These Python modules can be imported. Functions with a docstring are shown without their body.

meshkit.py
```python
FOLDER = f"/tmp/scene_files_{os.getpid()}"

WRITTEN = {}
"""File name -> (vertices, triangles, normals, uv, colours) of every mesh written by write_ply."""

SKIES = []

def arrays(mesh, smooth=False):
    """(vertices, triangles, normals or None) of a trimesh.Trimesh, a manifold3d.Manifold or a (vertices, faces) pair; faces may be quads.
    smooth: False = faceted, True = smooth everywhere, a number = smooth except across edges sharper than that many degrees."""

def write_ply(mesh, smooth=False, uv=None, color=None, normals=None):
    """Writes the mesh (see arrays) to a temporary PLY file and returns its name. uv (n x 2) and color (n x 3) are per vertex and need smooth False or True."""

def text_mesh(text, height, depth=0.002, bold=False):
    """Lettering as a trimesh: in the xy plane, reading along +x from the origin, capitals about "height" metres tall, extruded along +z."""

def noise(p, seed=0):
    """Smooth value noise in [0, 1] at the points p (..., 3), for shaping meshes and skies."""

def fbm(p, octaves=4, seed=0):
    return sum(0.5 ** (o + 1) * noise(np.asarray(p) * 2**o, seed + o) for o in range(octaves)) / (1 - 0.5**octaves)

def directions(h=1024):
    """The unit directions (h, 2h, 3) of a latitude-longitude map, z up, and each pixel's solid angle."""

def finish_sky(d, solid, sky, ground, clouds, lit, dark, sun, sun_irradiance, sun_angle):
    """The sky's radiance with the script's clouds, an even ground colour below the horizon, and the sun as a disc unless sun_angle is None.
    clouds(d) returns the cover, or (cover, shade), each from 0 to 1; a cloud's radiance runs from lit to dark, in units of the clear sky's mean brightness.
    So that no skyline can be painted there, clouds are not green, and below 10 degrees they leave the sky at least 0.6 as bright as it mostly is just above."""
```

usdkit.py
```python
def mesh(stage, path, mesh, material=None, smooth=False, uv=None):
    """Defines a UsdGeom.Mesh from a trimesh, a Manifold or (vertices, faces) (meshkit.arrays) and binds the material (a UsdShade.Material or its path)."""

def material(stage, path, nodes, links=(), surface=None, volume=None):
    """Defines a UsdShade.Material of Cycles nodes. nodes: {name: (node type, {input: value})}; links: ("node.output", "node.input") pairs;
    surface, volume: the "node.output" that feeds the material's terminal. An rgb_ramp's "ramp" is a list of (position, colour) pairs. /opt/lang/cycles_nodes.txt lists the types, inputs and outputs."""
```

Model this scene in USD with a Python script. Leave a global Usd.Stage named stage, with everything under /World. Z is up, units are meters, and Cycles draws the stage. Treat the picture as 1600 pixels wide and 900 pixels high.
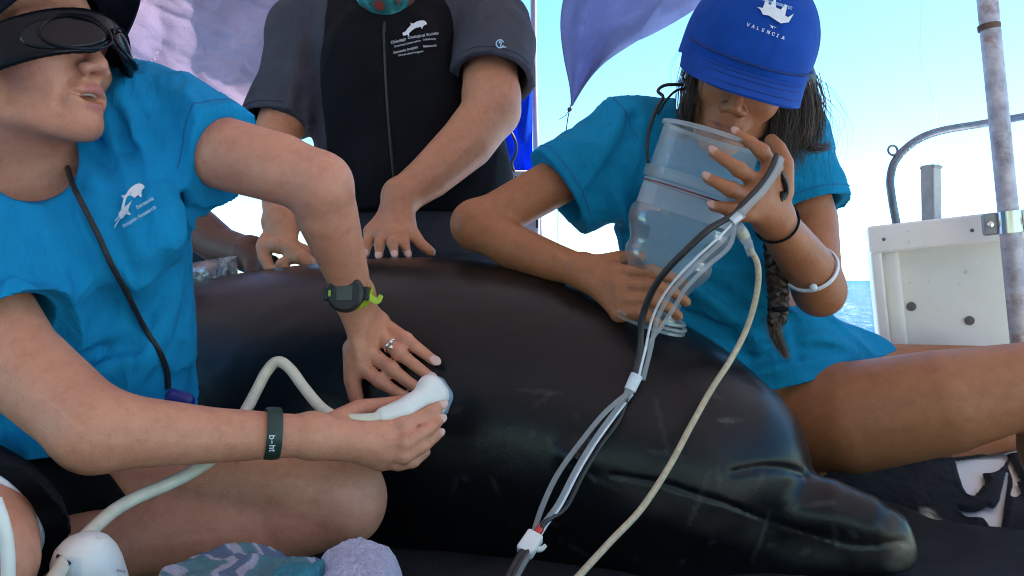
import math, numpy as np, trimesh, usdkit, meshkit
from pxr import Usd, UsdGeom, UsdLux, UsdShade, Sdf, Gf, Vt
from scipy.ndimage import map_coordinates
from scipy.sparse import coo_matrix
from shapely.geometry import Polygon, LineString, Point
from shapely.ops import unary_union

stage = Usd.Stage.CreateInMemory()
UsdGeom.SetStageUpAxis(stage, 'Z'); UsdGeom.SetStageMetersPerUnit(stage, 1.0)
UsdGeom.Xform.Define(stage, '/World'); UsdGeom.Scope.Define(stage, '/World/Looks')
rng = np.random.default_rng(7)

# ------------------------------------------------------------------ camera
CAM = np.array([0, 0, 0.47]); PITCH = math.atan(12 / 1250.0); FOC = 1250.0
FW = np.array([0, math.cos(PITCH), -math.sin(PITCH)]); UP = np.array([0, math.sin(PITCH), math.cos(PITCH)]); RT = np.array([1.0, 0, 0])
EXPOSURE = 2.9
cam = UsdGeom.Camera.Define(stage, '/World/camera')
cam.AddTranslateOp().Set(Gf.Vec3d(*CAM)); cam.AddRotateXOp().Set(90 - math.degrees(PITCH))
cam.CreateHorizontalApertureAttr(36.0); cam.CreateVerticalApertureAttr(20.25); cam.CreateFocalLengthAttr(36 * FOC / 1600)
cam.CreateClippingRangeAttr(Gf.Vec2f(0.05, 20000)); cam.CreateExposureAttr(EXPOSURE)

# ------------------------------------------------------------------ sky and sun
SUN = np.array([0.60, 0.30, 0.84]); SUN /= np.linalg.norm(SUN)
sky_mat = usdkit.material(stage, '/World/Looks/sky', {
    's': ('sky_texture', {'sky_type': 'single_scattering', 'sun_disc': False, 'sun_elevation': math.asin(SUN[2]), 'sun_rotation': math.atan2(SUN[0], SUN[1]), 'altitude': 20.0, 'air_density': 1.0, 'aerosol_density': 0.35, 'ozone_density': 1.0}),
    'h': ('hsv', {'saturation': 1.18, 'value': 1.0, 'hue': 0.5, 'fac': 1.0}), 'x': ('mix', {'mix_type': 'multiply', 'fac': 1.0, 'color2': (0.66, 0.97, 1.03)}),
    'b': ('background_shader', {'strength': 0.05})}, [('s.color', 'h.color'), ('h.color', 'x.color1'), ('x.color', 'b.color')], surface='b.background')
dome = UsdLux.DomeLight.Define(stage, '/World/sky')
UsdShade.MaterialBindingAPI.Apply(dome.GetPrim()).Bind(sky_mat)
dome.GetPrim().SetCustomDataByKey('kind', 'structure'); dome.GetPrim().SetCustomDataByKey('label', 'clear pale blue sky whitening at the sea horizon'); dome.GetPrim().SetCustomDataByKey('category', 'sky')
sun = UsdLux.DistantLight.Define(stage, '/World/sun')
sun.CreateNormalizeAttr(True); sun.CreateIntensityAttr(0.8); sun.CreateAngleAttr(0.5); sun.CreateColorAttr(Gf.Vec3f(1.0, 0.95, 0.87))
zx = np.cross([0, 0, 1.0], SUN); zx /= np.linalg.norm(zx); zy = np.cross(SUN, zx)
sun.AddTransformOp().Set(Gf.Matrix4d(*zx, 0, *zy, 0, *SUN, 0, 0, 0, 5, 1))

# ------------------------------------------------------------------ helpers
def W(px, py, d):
    """the point at distance d (metres along the view axis) seen at pixel px, py of the 1600 x 900 photograph"""
    return CAM + d * (FW + (px - 800) / FOC * RT - (py - 450) / FOC * UP)
def V(*a): return np.array(a, float)
def nrm(v): v = np.asarray(v, float); return v / (np.linalg.norm(v) + 1e-12)

NAMES = {}
def numbered(parent, name):
    k = (parent, name); n = NAMES.get(k, -1) + 1; NAMES[k] = n
    return f'{parent}/{name}' + (f'_{n:03d}' if n else '')
BASE = {}
def tag(prim, label=None, cat=None, group=None, kind=None):
    for k, v in (('label', label), ('category', cat), ('group', group), ('kind', kind)):
        if v: prim.SetCustomDataByKey(k, v)
def thing(name, base, label, cat, group=None, kind=None):
    p = numbered('/World', name); x = UsdGeom.Xform.Define(stage, p); x.AddTranslateOp().Set(Gf.Vec3d(*map(float, base)))
    BASE[p] = np.asarray(base, float); tag(x.GetPrim(), label, cat, group, kind); return p
def obj(name, mesh, mat, parent='/World', label=None, cat=None, group=None, kind=None, smooth=40, paint=None, sub=False):
    """one mesh; world coordinates in, stored relative to the base of the thing it belongs to"""
    v, f = (np.asarray(mesh.vertices), np.asarray(mesh.faces)) if hasattr(mesh, 'vertices') else (np.asarray(mesh[0], float), np.asarray(mesh[1], int))
    p = numbered(parent, name); root = '/' + '/'.join(p.split('/')[1:3])
    m = usdkit.mesh(stage, p, (v - BASE.get(root, 0), f), mat, smooth=True if paint is not None else smooth)
    if paint is not None:
        UsdGeom.PrimvarsAPI(m).CreatePrimvar('paint', Sdf.ValueTypeNames.Color3fArray, 'vertex').Set(Vt.Vec3fArray.FromNumpy(np.asarray(paint, np.float32)))
    tag(m.GetPrim(), label, cat, group, kind); return p

def spline(pts, n=12):
    p = np.asarray(pts, float)
    if len(p) < 3: return np.linspace(p[0], p[-1], n)
    q = np.vstack([2 * p[0] - p[1], p, 2 * p[-1] - p[-2]]); out = []
    for i in range(1, len(q) - 2):
        t = np.linspace(0, 1, n, endpoint=False)[:, None]
        a, b, c, d = q[i - 1:i + 3]
        out.append(0.5 * (2 * b + (c - a) * t + (2 * a - 5 * b + 4 * c - d) * t**2 + (3 * b - a - 3 * c + d) * t**3))
    return np.vstack(out + [p[-1:]])
def tube(pts, r, sides=10, n=10, smooth=True, flat=1.0, nrml=None):
    p = np.asarray(pts, float); rr = np.broadcast_to(np.asarray(r, float), (len(p),))
    if smooth:
        s = spline(np.column_stack([p, rr]), n); p, rr = s[:, :3], s[:, 3]
    t = np.gradient(p, axis=0); t /= np.linalg.norm(t, axis=1, keepdims=True) + 1e-12
    a = np.zeros_like(p); ref = nrm(np.cross(t[0], [0.3, 0.5, 0.8])) if nrml is None else nrm(nrml)
    for i in range(len(p)):
        ref = nrm(ref - t[i] * (ref @ t[i])) if nrml is None else nrm(np.asarray(nrml) - t[i] * (np.asarray(nrml) @ t[i])); a[i] = ref
    b = np.cross(t, a); ang = np.arange(sides) * 2 * np.pi / sides
    v = p[:, None] + rr[:, None, None] * (flat * np.cos(ang)[None, :, None] * a[:, None] + np.sin(ang)[None, :, None] * b[:, None])
    m = len(p); i, j = np.meshgrid(np.arange(m - 1), np.arange(sides), indexing='ij')
    q = np.stack([i * sides + j, i * sides + (j + 1) % sides, (i + 1) * sides + (j + 1) % sides, (i + 1) * sides + j], -1).reshape(-1, 4)
    v = np.vstack([v.reshape(-1, 3), p[:1], p[-1:]]); c0, c1 = len(v) - 2, len(v) - 1; k = np.arange(sides)
    f = np.vstack([q[:, [0, 1, 2]], q[:, [0, 2, 3]], np.stack([np.full(sides, c0), (k + 1) % sides, k], 1), np.stack([np.full(sides, c1), (m - 1) * sides + k, (m - 1) * sides + (k + 1) % sides], 1)])
    return trimesh.Trimesh(v, f, process=False)
def lathe(profile, origin, axis, sides=56, closed=False):
    """profile: (radius, height) pairs along axis"""
    axis = nrm(axis); a = nrm(np.cross(axis, [0.2, 1, 0.1])); b = np.cross(axis, a); pr = np.asarray(profile, float); n = len(pr)
    ang = np.arange(sides) * 2 * np.pi / sides
    v = np.asarray(origin) + pr[:, 1][:, None, None] * axis + pr[:, 0][:, None, None] * (np.cos(ang)[None, :, None] * a + np.sin(ang)[None, :, None] * b)
    m = n if closed else n - 1
    i, j = np.meshgrid(np.arange(m), np.arange(sides), indexing='ij'); i2 = (i + 1) % n
    q = np.stack([i * sides + j, i * sides + (j + 1) % sides, i2 * sides + (j + 1) % sides, i2 * sides + j], -1).reshape(-1, 4)
    return trimesh.Trimesh(v.reshape(-1, 3), np.vstack([q[:, [0, 1, 2]], q[:, [0, 2, 3]]]), process=False)
def torus(c, axis, R, r, n=40, m=10, sq=1.0, wide=1.0, side=None):
    axis = nrm(axis); a = nrm(np.cross(axis, [0.2, 0.9, 0.3])) if side is None else nrm(np.asarray(side) - axis * (axis @ np.asarray(side))); b = np.cross(axis, a)
    u, w = np.meshgrid(np.arange(n) * 2 * np.pi / n, np.arange(m) * 2 * np.pi / m, indexing='ij')
    rad = np.cos(u)[..., None] * a + sq * np.sin(u)[..., None] * b
    v = np.asarray(c) + (R + r * np.cos(w))[..., None] * rad + (wide * r * np.sin(w))[..., None] * axis
    i, j = np.meshgrid(np.arange(n), np.arange(m), indexing='ij')
    q = np.stack([i * m + j, (i + 1) % n * m + j, (i + 1) % n * m + (j + 1) % m, i * m + (j + 1) % m], -1).reshape(-1, 4)
    return trimesh.Trimesh(v.reshape(-1, 3), np.vstack([q[:, [0, 1, 2]], q[:, [0, 2, 3]]]), process=False)
def cloth(grid, thick=0.002):
    """a sheet of points (n x m x 3) given a thickness"""
    g = np.asarray(grid, float); n, m = g.shape[:2]
    nn = np.cross(np.gradient(g, axis=0), np.gradient(g, axis=1)); nn /= np.linalg.norm(nn, axis=-1, keepdims=True) + 1e-12
    v = np.vstack([(g + nn * thick / 2).reshape(-1, 3), (g - nn * thick / 2).reshape(-1, 3)])
    i, j = np.meshgrid(np.arange(n - 1), np.arange(m - 1), indexing='ij')
    q = np.stack([i * m + j, (i + 1) * m + j, (i + 1) * m + j + 1, i * m + j + 1], -1).reshape(-1, 4)
    o = n * m; rim = np.concatenate([np.arange(m), m - 1 + m * np.arange(1, n), (n - 1) * m + np.arange(m - 2, -1, -1), m * np.arange(n - 2, -1, -1)])
    e = np.stack([rim[1:], rim[:-1], rim[:-1] + o, rim[1:] + o], 1)
    q = np.vstack([q, q[:, ::-1] + o, e])
    return trimesh.Trimesh(v, np.vstack([q[:, [0, 1, 2]], q[:, [0, 2, 3]]]), process=False)
def rbox(size, c=(0, 0, 0), R=None, r=0.004):
    import manifold3d
    s = np.asarray(size) / 2 - r; ms = [manifold3d.Manifold.sphere(r, 16).translate((x, y, z)) for x in (-s[0], s[0]) for y in (-s[1], s[1]) for z in (-s[2], s[2])]
    h = manifold3d.Manifold.batch_hull(ms).to_mesh(); v = h.vert_properties[:, :3]
    if R is not None: v = v @ np.asarray(R).T
    return trimesh.Trimesh(v + np.asarray(c), h.tri_verts, process=False)
def frame(z, x):
    z = nrm(z); x = nrm(np.asarray(x) - z * (z @ np.asarray(x))); return np.stack([x, np.cross(z, x), z], 1)
def join(*m): return trimesh.util.concatenate([x if hasattr(x, 'faces') else trimesh.Trimesh(*x, process=False) for x in m])
def fbm(p, s, o=3, seed=0): return meshkit.fbm(np.asarray(p) * s, o, seed) - 0.5
def ridge(p, d, across, along, seed=0):
    """creases that run along d: 0 .. 1"""
    d = nrm(d); t = p @ d; q = p - t[:, None] * d
    n = meshkit.fbm(q * across + (t * along)[:, None] * d, 2, seed); return 1 - np.abs(2 * n - 1)

class Field:
    """a body as a signed distance grid, blended from tapered bones, then turned into ONE mesh"""
    FAR = 0.06
    def __init__(s, lo, hi, h):
        s.lo, s.h = np.minimum(lo, hi).astype(float), h
        s.n = np.ceil(np.abs(np.asarray(hi, float) - np.asarray(lo, float)) / h).astype(int) + 1
        s.f = np.full(s.n, s.FAR, np.float32)
    def copy(s):
        o = Field.__new__(Field); o.lo, o.h, o.n, o.f = s.lo, s.h, s.n, s.f.copy(); return o
    def box(s, lo, hi):
        a = np.clip(np.floor((lo - s.lo) / s.h).astype(int), 0, s.n); b = np.clip(np.ceil((hi - s.lo) / s.h).astype(int) + 1, 0, s.n)
        sl = tuple(slice(x, y) for x, y in zip(a, b))
        return sl, [(s.lo[k] + s.h * np.arange(a[k], b[k])).astype(np.float32).reshape([-1 if i == k else 1 for i in range(3)]) for k in range(3)], (b > a).all()
    def mixin(s, sl, d, k, op):
        a = s.f[sl]
        if op == 'u': r = np.minimum(a, d) - (np.maximum(k - np.abs(a - d), 0) ** 2 / (4 * k) if k > 0 else 0)
        else: r = np.maximum(a, -d) + (np.maximum(k - np.abs(a + d), 0) ** 2 / (4 * k) if k > 0 else 0)
        s.f[sl] = r
    def chain(s, pts, k=0.012, op='u', squash=None):
        """pts: (point, radius) joints; squash: (direction, factor) flattens the section"""
        P = [np.asarray(p, float) for p, r in pts]; R = [float(r) for p, r in pts]; m = max(R) + s.FAR
        sl, X, ok = s.box(np.min(P, 0) - m, np.max(P, 0) + m)
        if not ok: return s
        M = np.eye(3)
        if squash: nv = nrm(squash[0]); M = M + np.outer(nv, nv) * (1 / squash[1] - 1)
        O = P; P = [M @ p for p in P]
        a0 = [x.start for x in sl]; T = np.full([x.stop - x.start for x in sl], s.FAR * 1.2, np.float32)
        for (pa, a, ra), (pb, b, rb) in zip(zip(O[:-1], P[:-1], R[:-1]), zip(O[1:], P[1:], R[1:])):
            mm = max(ra, rb) + s.FAR; sb, XX, ok = s.box(np.minimum(pa, pb) - mm, np.maximum(pa, pb) + mm)
            if not ok: continue
            ab = b - a; L = max(ab @ ab, 1e-12)
            if squash: q = [(M[i, 0] * XX[0] + M[i, 1] * XX[1]) + M[i, 2] * XX[2] - np.float32(a[i]) for i in range(3)]
            else: q = [XX[i] - np.float32(a[i]) for i in range(3)]
            g = [np.float32(x) for x in ab / L]
            t = (q[0] * g[0] + q[1] * g[1]) + q[2] * g[2]; np.clip(t, 0, 1, out=t)
            d2 = (q[0] - t * np.float32(ab[0]))**2; d2 += (q[1] - t * np.float32(ab[1]))**2; d2 += (q[2] - t * np.float32(ab[2]))**2
            np.sqrt(d2, out=d2); d2 -= np.float32(ra) + np.float32(rb - ra) * t
            if squash: d2 *= np.float32(0.5 + squash[1] / 2)
            ts = tuple(slice(x.start - o, x.stop - o) for x, o in zip(sb, a0)); T[ts] = np.minimum(T[ts], d2)
        s.mixin(sl, T, k, op); return s
    def ell(s, c, r, R=None, k=0.012, op='u'):
        c, r = np.asarray(c, float), np.asarray(r, float); R = np.eye(3) if R is None else R; m = r.max() + s.FAR
        sl, X, ok = s.box(c - m, c + m)
        if not ok: return s
        q = [X[i] - np.float32(c[i]) for i in range(3)]
        l = [(R[0, i] * q[0] + R[1, i] * q[1] + R[2, i] * q[2]) for i in range(3)]
        k0 = np.sqrt(sum((l[i] / r[i])**2 for i in range(3))); k1 = np.sqrt(sum((l[i] / r[i]**2)**2 for i in range(3)))
        s.mixin(sl, (k0 * (k0 - 1) / np.maximum(k1, 1e-6)).astype(np.float32), k, op); return s
    def cut(s, p, n, c=None, rad=None, k=0.0):
        """removes what lies beyond the plane (within a ball, if given)"""
        n = nrm(n); p = np.asarray(p, float)
        if c is None: sl, X, ok = s.box(s.lo, s.lo + s.n * s.h)
        else: sl, X, ok = s.box(np.asarray(c) - rad, np.asarray(c) + rad)
        d = (X[0] - p[0]) * n[0] + (X[1] - p[1]) * n[1] + (X[2] - p[2]) * n[2]
        if c is not None:
            d = np.minimum(d, (rad - np.sqrt((X[0] - c[0])**2 + (X[1] - c[1])**2 + (X[2] - c[2])**2)))
        s.mixin(sl, (-d).astype(np.float32), k, 's'); return s
    def warp(s, fn, band=0.02, c=None, rad=None):
        idx = np.argwhere(np.abs(s.f) < band); p = s.lo + idx * s.h
        if c is not None:
            keep = np.linalg.norm(p - c, axis=1) < rad; idx, p = idx[keep], p[keep]
        if len(p): s.f[tuple(idx.T)] += fn(p).astype(np.float32)
        return s
    def shell(s, t):
        """a hollow copy, t thick inwards"""
        s.f = np.maximum(s.f, -(s.f + t)); return s
    def at(s, p): return map_coordinates(s.f, ((np.atleast_2d(p) - s.lo) / s.h).T, order=1, mode='nearest')
    def trace(s, o, d, far=3.0):
        """first hit from o along d"""
        o, d = np.atleast_2d(o).astype(float), nrm(d) if np.ndim(d) == 1 else d / np.linalg.norm(d, axis=1, keepdims=True); t = np.zeros(len(o)); hi = s.lo + (s.n - 1) * s.h
        for _ in range(220):
            p = o + t[:, None] * d; out = np.maximum(np.maximum(s.lo - p, p - hi), 0); far_ = np.linalg.norm(out, axis=1)
            t = np.minimum(t + np.where(far_ > 0, np.maximum(far_, 0.003), s.at(p) * 0.7), far)
        return o + t[:, None] * d
    def mesh(s, smooth=1):
        f = s.f; n = np.array(f.shape); ins = f < 0
        cnt = sum(ins[i:n[0] - 1 + i, j:n[1] - 1 + j, k:n[2] - 1 + k].astype(np.int8) for i in (0, 1) for j in (0, 1) for k in (0, 1))
        act = (cnt > 0) & (cnt < 8); ijk = np.argwhere(act); idx = np.full(n - 1, -1, np.int32); idx[act] = np.arange(len(ijk))
        cor = {(i, j, k): f[ijk[:, 0] + i, ijk[:, 1] + j, ijk[:, 2] + k] for i in (0, 1) for j in (0, 1) for k in (0, 1)}
        acc = np.zeros((len(ijk), 3)); num = np.zeros(len(ijk))
        for a in cor:
            for ax in range(3):
                if a[ax]: continue
                b = list(a); b[ax] = 1; fa, fb = cor[a], cor[tuple(b)]; hit = (fa < 0) != (fb < 0)
                t = np.where(hit, fa / np.where(hit, fa - fb, 1), 0); p = np.array(a, float)[None] + 0 * acc; p[:, ax] = t
                acc += p * hit[:, None]; num += hit
        v = s.lo + s.h * (ijk + acc / num[:, None]); faces = []
        for ax in range(3):
            o = [(0, 0, 0)] * 4; u, w = [(1, 2), (2, 0), (0, 1)][ax]
            A = np.take(ins, range(0, n[ax] - 1), ax); B = np.take(ins, range(1, n[ax]), ax); e = np.argwhere(A != B)
            e = e[(e[:, u] > 0) & (e[:, w] > 0) & (e[:, u] < n[u] - 1) & (e[:, w] < n[w] - 1)]
            def cell(du, dw):
                c = e.copy(); c[:, u] -= du; c[:, w] -= dw; return idx[tuple(c.T)]
            q = np.stack([cell(1, 1), cell(0, 1), cell(0, 0), cell(1, 0)], 1); flip = ~A[tuple(e.T)]
            q[flip] = q[flip][:, ::-1]; faces.append(q)
        q = np.vstack(faces); m = trimesh.Trimesh(v, np.vstack([q[:, [0, 1, 2]], q[:, [0, 2, 3]]]), process=False)
        if smooth:
            ed = np.unique(np.sort(np.vstack([q[:, [0, 1]], q[:, [1, 2]], q[:, [2, 3]], q[:, [3, 0]]]), 1), axis=0); N = len(v)
            A = coo_matrix((np.ones(2 * len(ed)), (np.r_[ed[:, 0], ed[:, 1]], np.r_[ed[:, 1], ed[:, 0]])), (N, N)).tocsr(); dg = np.maximum(np.asarray(A.sum(1)), 1)
            for _ in range(4 * smooth):
                v = v + 0.5 * (A @ v / dg - v); v = v - 0.52 * (A @ v / dg - v)
            m = trimesh.Trimesh(v, m.faces, process=False)
        return m

def mk(name, nodes, links, surface='p.BSDF'):
    if surface == 'p.BSDF':       # every surface lets a trace of light through
        nodes = {**nodes, 'tr': ('translucent_bsdf', {'color': (.25, .22, .20)}), 'mx': ('mix_closure', {'fac': 0.015})}
        links = list(links) + [('p.BSDF', 'mx.closure1'), ('tr.BSDF', 'mx.closure2')]; surface = 'mx.closure'
    return usdkit.material(stage, '/World/Looks/' + name, nodes, links, surface=surface)
def plain(name, col, rough=0.5, var=0.12, scale=30.0, bump=0.0, bscale=400.0, bdist=0.001, **kw):
    """principled colour with a little noise in tone and relief"""
    lo, hi = [c * (1 - var) for c in col], [min(1, c * (1 + var)) for c in col]
    nodes = {'g': ('geometry', {}), 'n': ('noise_texture', {'scale': scale, 'detail': 4.0, 'roughness': 0.6}), 'r': ('rgb_ramp', {'ramp': [(0.3, lo), (0.7, hi)]}), 'p': ('principled_bsdf', {'roughness': rough, **kw})}
    links = [('g.position', 'n.vector'), ('n.fac', 'r.fac'), ('r.color', 'p.base_color')]
    if bump:
        nodes['m'] = ('noise_texture', {'scale': bscale, 'detail': 3.0}); nodes['b'] = ('bump', {'strength': bump, 'distance': bdist})
        links += [('g.position', 'm.vector'), ('m.fac', 'b.height'), ('b.normal', 'p.normal')]
    return mk(name, nodes, links)
def painted(name, rough=0.5, var=0.1, scale=60.0, bump=0.15, bscale=500.0, bdist=0.001, **kw):
    """base colour from the mesh's own paint, mottled"""
    nodes = {'a': ('attribute', {'attribute': 'paint'}), 'g': ('geometry', {}), 'n': ('noise_texture', {'scale': scale, 'detail': 5.0, 'roughness': 0.65}), 'r': ('rgb_ramp', {'ramp': [(0.25, (1 - var, 1 - 1.25 * var, 1 - 1.4 * var)), (0.75, (1, 1, 1))]}),
             'h': ('hsv', {'saturation': 1.18, 'value': 1.0, 'hue': 0.5, 'fac': 1.0}), 'x': ('mix', {'mix_type': 'multiply', 'fac': 1.0}), 'm': ('noise_texture', {'scale': bscale, 'detail': 3.0}), 'b': ('bump', {'strength': bump, 'distance': bdist}), 'p': ('principled_bsdf', {'roughness': rough, **kw})}
    return mk(name, nodes, [('g.position', 'n.vector'), ('n.fac', 'r.fac'), ('a.color', 'x.color1'), ('r.color', 'x.color2'), ('x.color', 'p.base_color'), ('g.position', 'm.vector'), ('m.fac', 'b.height'), ('b.normal', 'p.normal')])
def skin_mat(name):
    """the mesh's own paint, mottled, with freckles and pores"""
    nodes = {'a': ('attribute', {'attribute': 'paint'}), 'g': ('geometry', {}), 'n': ('noise_texture', {'scale': 70.0, 'detail': 6.0, 'roughness': .7}), 'r': ('rgb_ramp', {'ramp': [(.25, (.80, .72, .68)), (.5, (.97, .93, .92)), (.75, (1.06, 1.06, 1.06))]}), 'h': ('hsv', {'saturation': 1.18, 'value': 1.0, 'hue': 0.5, 'fac': 1.0}), 'x': ('mix', {'mix_type': 'multiply', 'fac': 1.0}),
        'f': ('noise_texture', {'scale': 210.0, 'detail': 2.0, 'roughness': .5}), 'fr': ('rgb_ramp', {'ramp': [(.64, (1, 1, 1)), (.74, (.66, .52, .45))]}), 'y': ('mix', {'mix_type': 'multiply', 'fac': 0.28}),
        'm': ('noise_texture', {'scale': 420.0, 'detail': 3.0}), 'k': ('voronoi_texture', {'scale': 330.0, 'feature': 'distance_to_edge'}), 'h': ('math', {'math_type': 'multiply_add', 'value2': 0.6}), 'b': ('bump', {'strength': .35, 'distance': .0012}), 'rr': ('map_range', {'from_min': .3, 'from_max': .7, 'to_min': .40, 'to_max': .56}), 'p': ('principled_bsdf', dict(SKIN))}
    return mk(name, nodes, [('g.position', 'n.vector'), ('n.fac', 'r.fac'), ('a.color', 'x.color1'), ('r.color', 'x.color2'), ('g.position', 'f.vector'), ('f.fac', 'fr.fac'), ('x.color', 'y.color1'), ('fr.color', 'y.color2'), ('y.color', 'p.base_color'), ('g.position', 'm.vector'), ('g.position', 'k.vector'), ('k.distance', 'h.value1'), ('m.fac', 'h.value3'), ('h.value', 'b.height'), ('b.normal', 'p.normal'), ('n.fac', 'rr.value'), ('rr.result', 'p.roughness')])
def jersey(name, col):
    """soft knitted cotton: small creases over the modelled folds, weave, uneven dye and damp spots"""
    lo, hi = [c * .86 for c in col], [c * 1.10 for c in col]
    nodes = {'g': ('geometry', {}), 'n': ('noise_texture', {'scale': 16.0, 'detail': 5.0, 'roughness': .6}), 'r': ('rgb_ramp', {'ramp': [(.3, lo), (.7, hi)]}), 'd': ('noise_texture', {'scale': 30.0, 'detail': 2.0}), 'dr': ('rgb_ramp', {'ramp': [(.70, (1, 1, 1)), (.76, (.80, .82, .86))]}), 'x': ('mix', {'mix_type': 'multiply', 'fac': .7}),
        'mp': ('mapping', {'scale': (1.0, 1.0, .35), 'rotation': (0, .5, 0)}), 'w': ('noise_texture', {'scale': 34.0, 'detail': 6.0, 'roughness': .62, 'distortion': .8}), 'b': ('bump', {'strength': .55, 'distance': .010}), 'm': ('noise_texture', {'scale': 900.0, 'detail': 2.0}), 'b2': ('bump', {'strength': .3, 'distance': .0008}), 'p': ('principled_bsdf', {'roughness': .92, 'specular_ior_level': .15})}
    return mk(name, nodes, [('g.position', 'n.vector'), ('n.fac', 'r.fac'), ('g.position', 'd.vector'), ('d.fac', 'dr.fac'), ('r.color', 'x.color1'), ('dr.color', 'x.color2'), ('x.color', 'p.base_color'), ('g.position', 'mp.vector'), ('mp.vector', 'w.vector'), ('w.fac', 'b.height'), ('g.position', 'm.vector'), ('m.fac', 'b2.height'), ('b.normal', 'b2.normal'), ('b2.normal', 'p.normal')])
def clear(name, tint, haze=0.1, rough=0.05, hazecol=(0.8, 0.85, 0.88), gloss=1.0):
    return mk(name, {'t': ('transparent_bsdf', {'color': tint}), 'g': ('glossy_bsdf', {'color': (gloss,) * 3, 'roughness': rough}), 'f': ('fresnel', {'IOR': 1.45}), 'd': ('diffuse_bsdf', {'color': hazecol}), 'l': ('translucent_bsdf', {'color': hazecol}),
                     'dl': ('mix_closure', {'fac': 0.5}), 'a': ('mix_closure', {'fac': haze}), 'fm': ('math', {'math_type': 'multiply', 'value2': 0.45}), 'm': ('mix_closure', {})},
              [('d.BSDF', 'dl.closure1'), ('l.BSDF', 'dl.closure2'), ('t.BSDF', 'a.closure1'), ('dl.closure', 'a.closure2'), ('f.fac', 'fm.value1'), ('fm.value', 'm.fac'), ('a.closure', 'm.closure1'), ('g.BSDF', 'm.closure2')], surface='m.closure')
def fabric_thin(name, col, trans, mixf=0.5, scale=12.0, var=0.12):
    lo, hi = [c * (1 - var) for c in col], [min(1, c * (1 + var)) for c in col]
    return mk(name, {'g': ('geometry', {}), 'n': ('noise_texture', {'scale': scale, 'detail': 6.0, 'roughness': 0.65}), 'r': ('rgb_ramp', {'ramp': [(0.35, lo), (0.65, hi)]}), 'w': ('noise_texture', {'scale': 30.0, 'detail': 8.0, 'roughness': 0.78, 'distortion': 1.6}), 'b': ('bump', {'strength': 0.6, 'distance': 0.02}),
                     'd': ('diffuse_bsdf', {}), 't': ('translucent_bsdf', {'color': trans}), 'm': ('mix_closure', {'fac': mixf})},
              [('g.position', 'n.vector'), ('n.fac', 'r.fac'), ('r.color', 'd.color'), ('g.position', 'w.vector'), ('w.fac', 'b.height'), ('b.normal', 'd.normal'), ('b.normal', 't.normal'), ('d.BSDF', 'm.closure1'), ('t.BSDF', 'm.closure2')], surface='m.closure')

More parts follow.
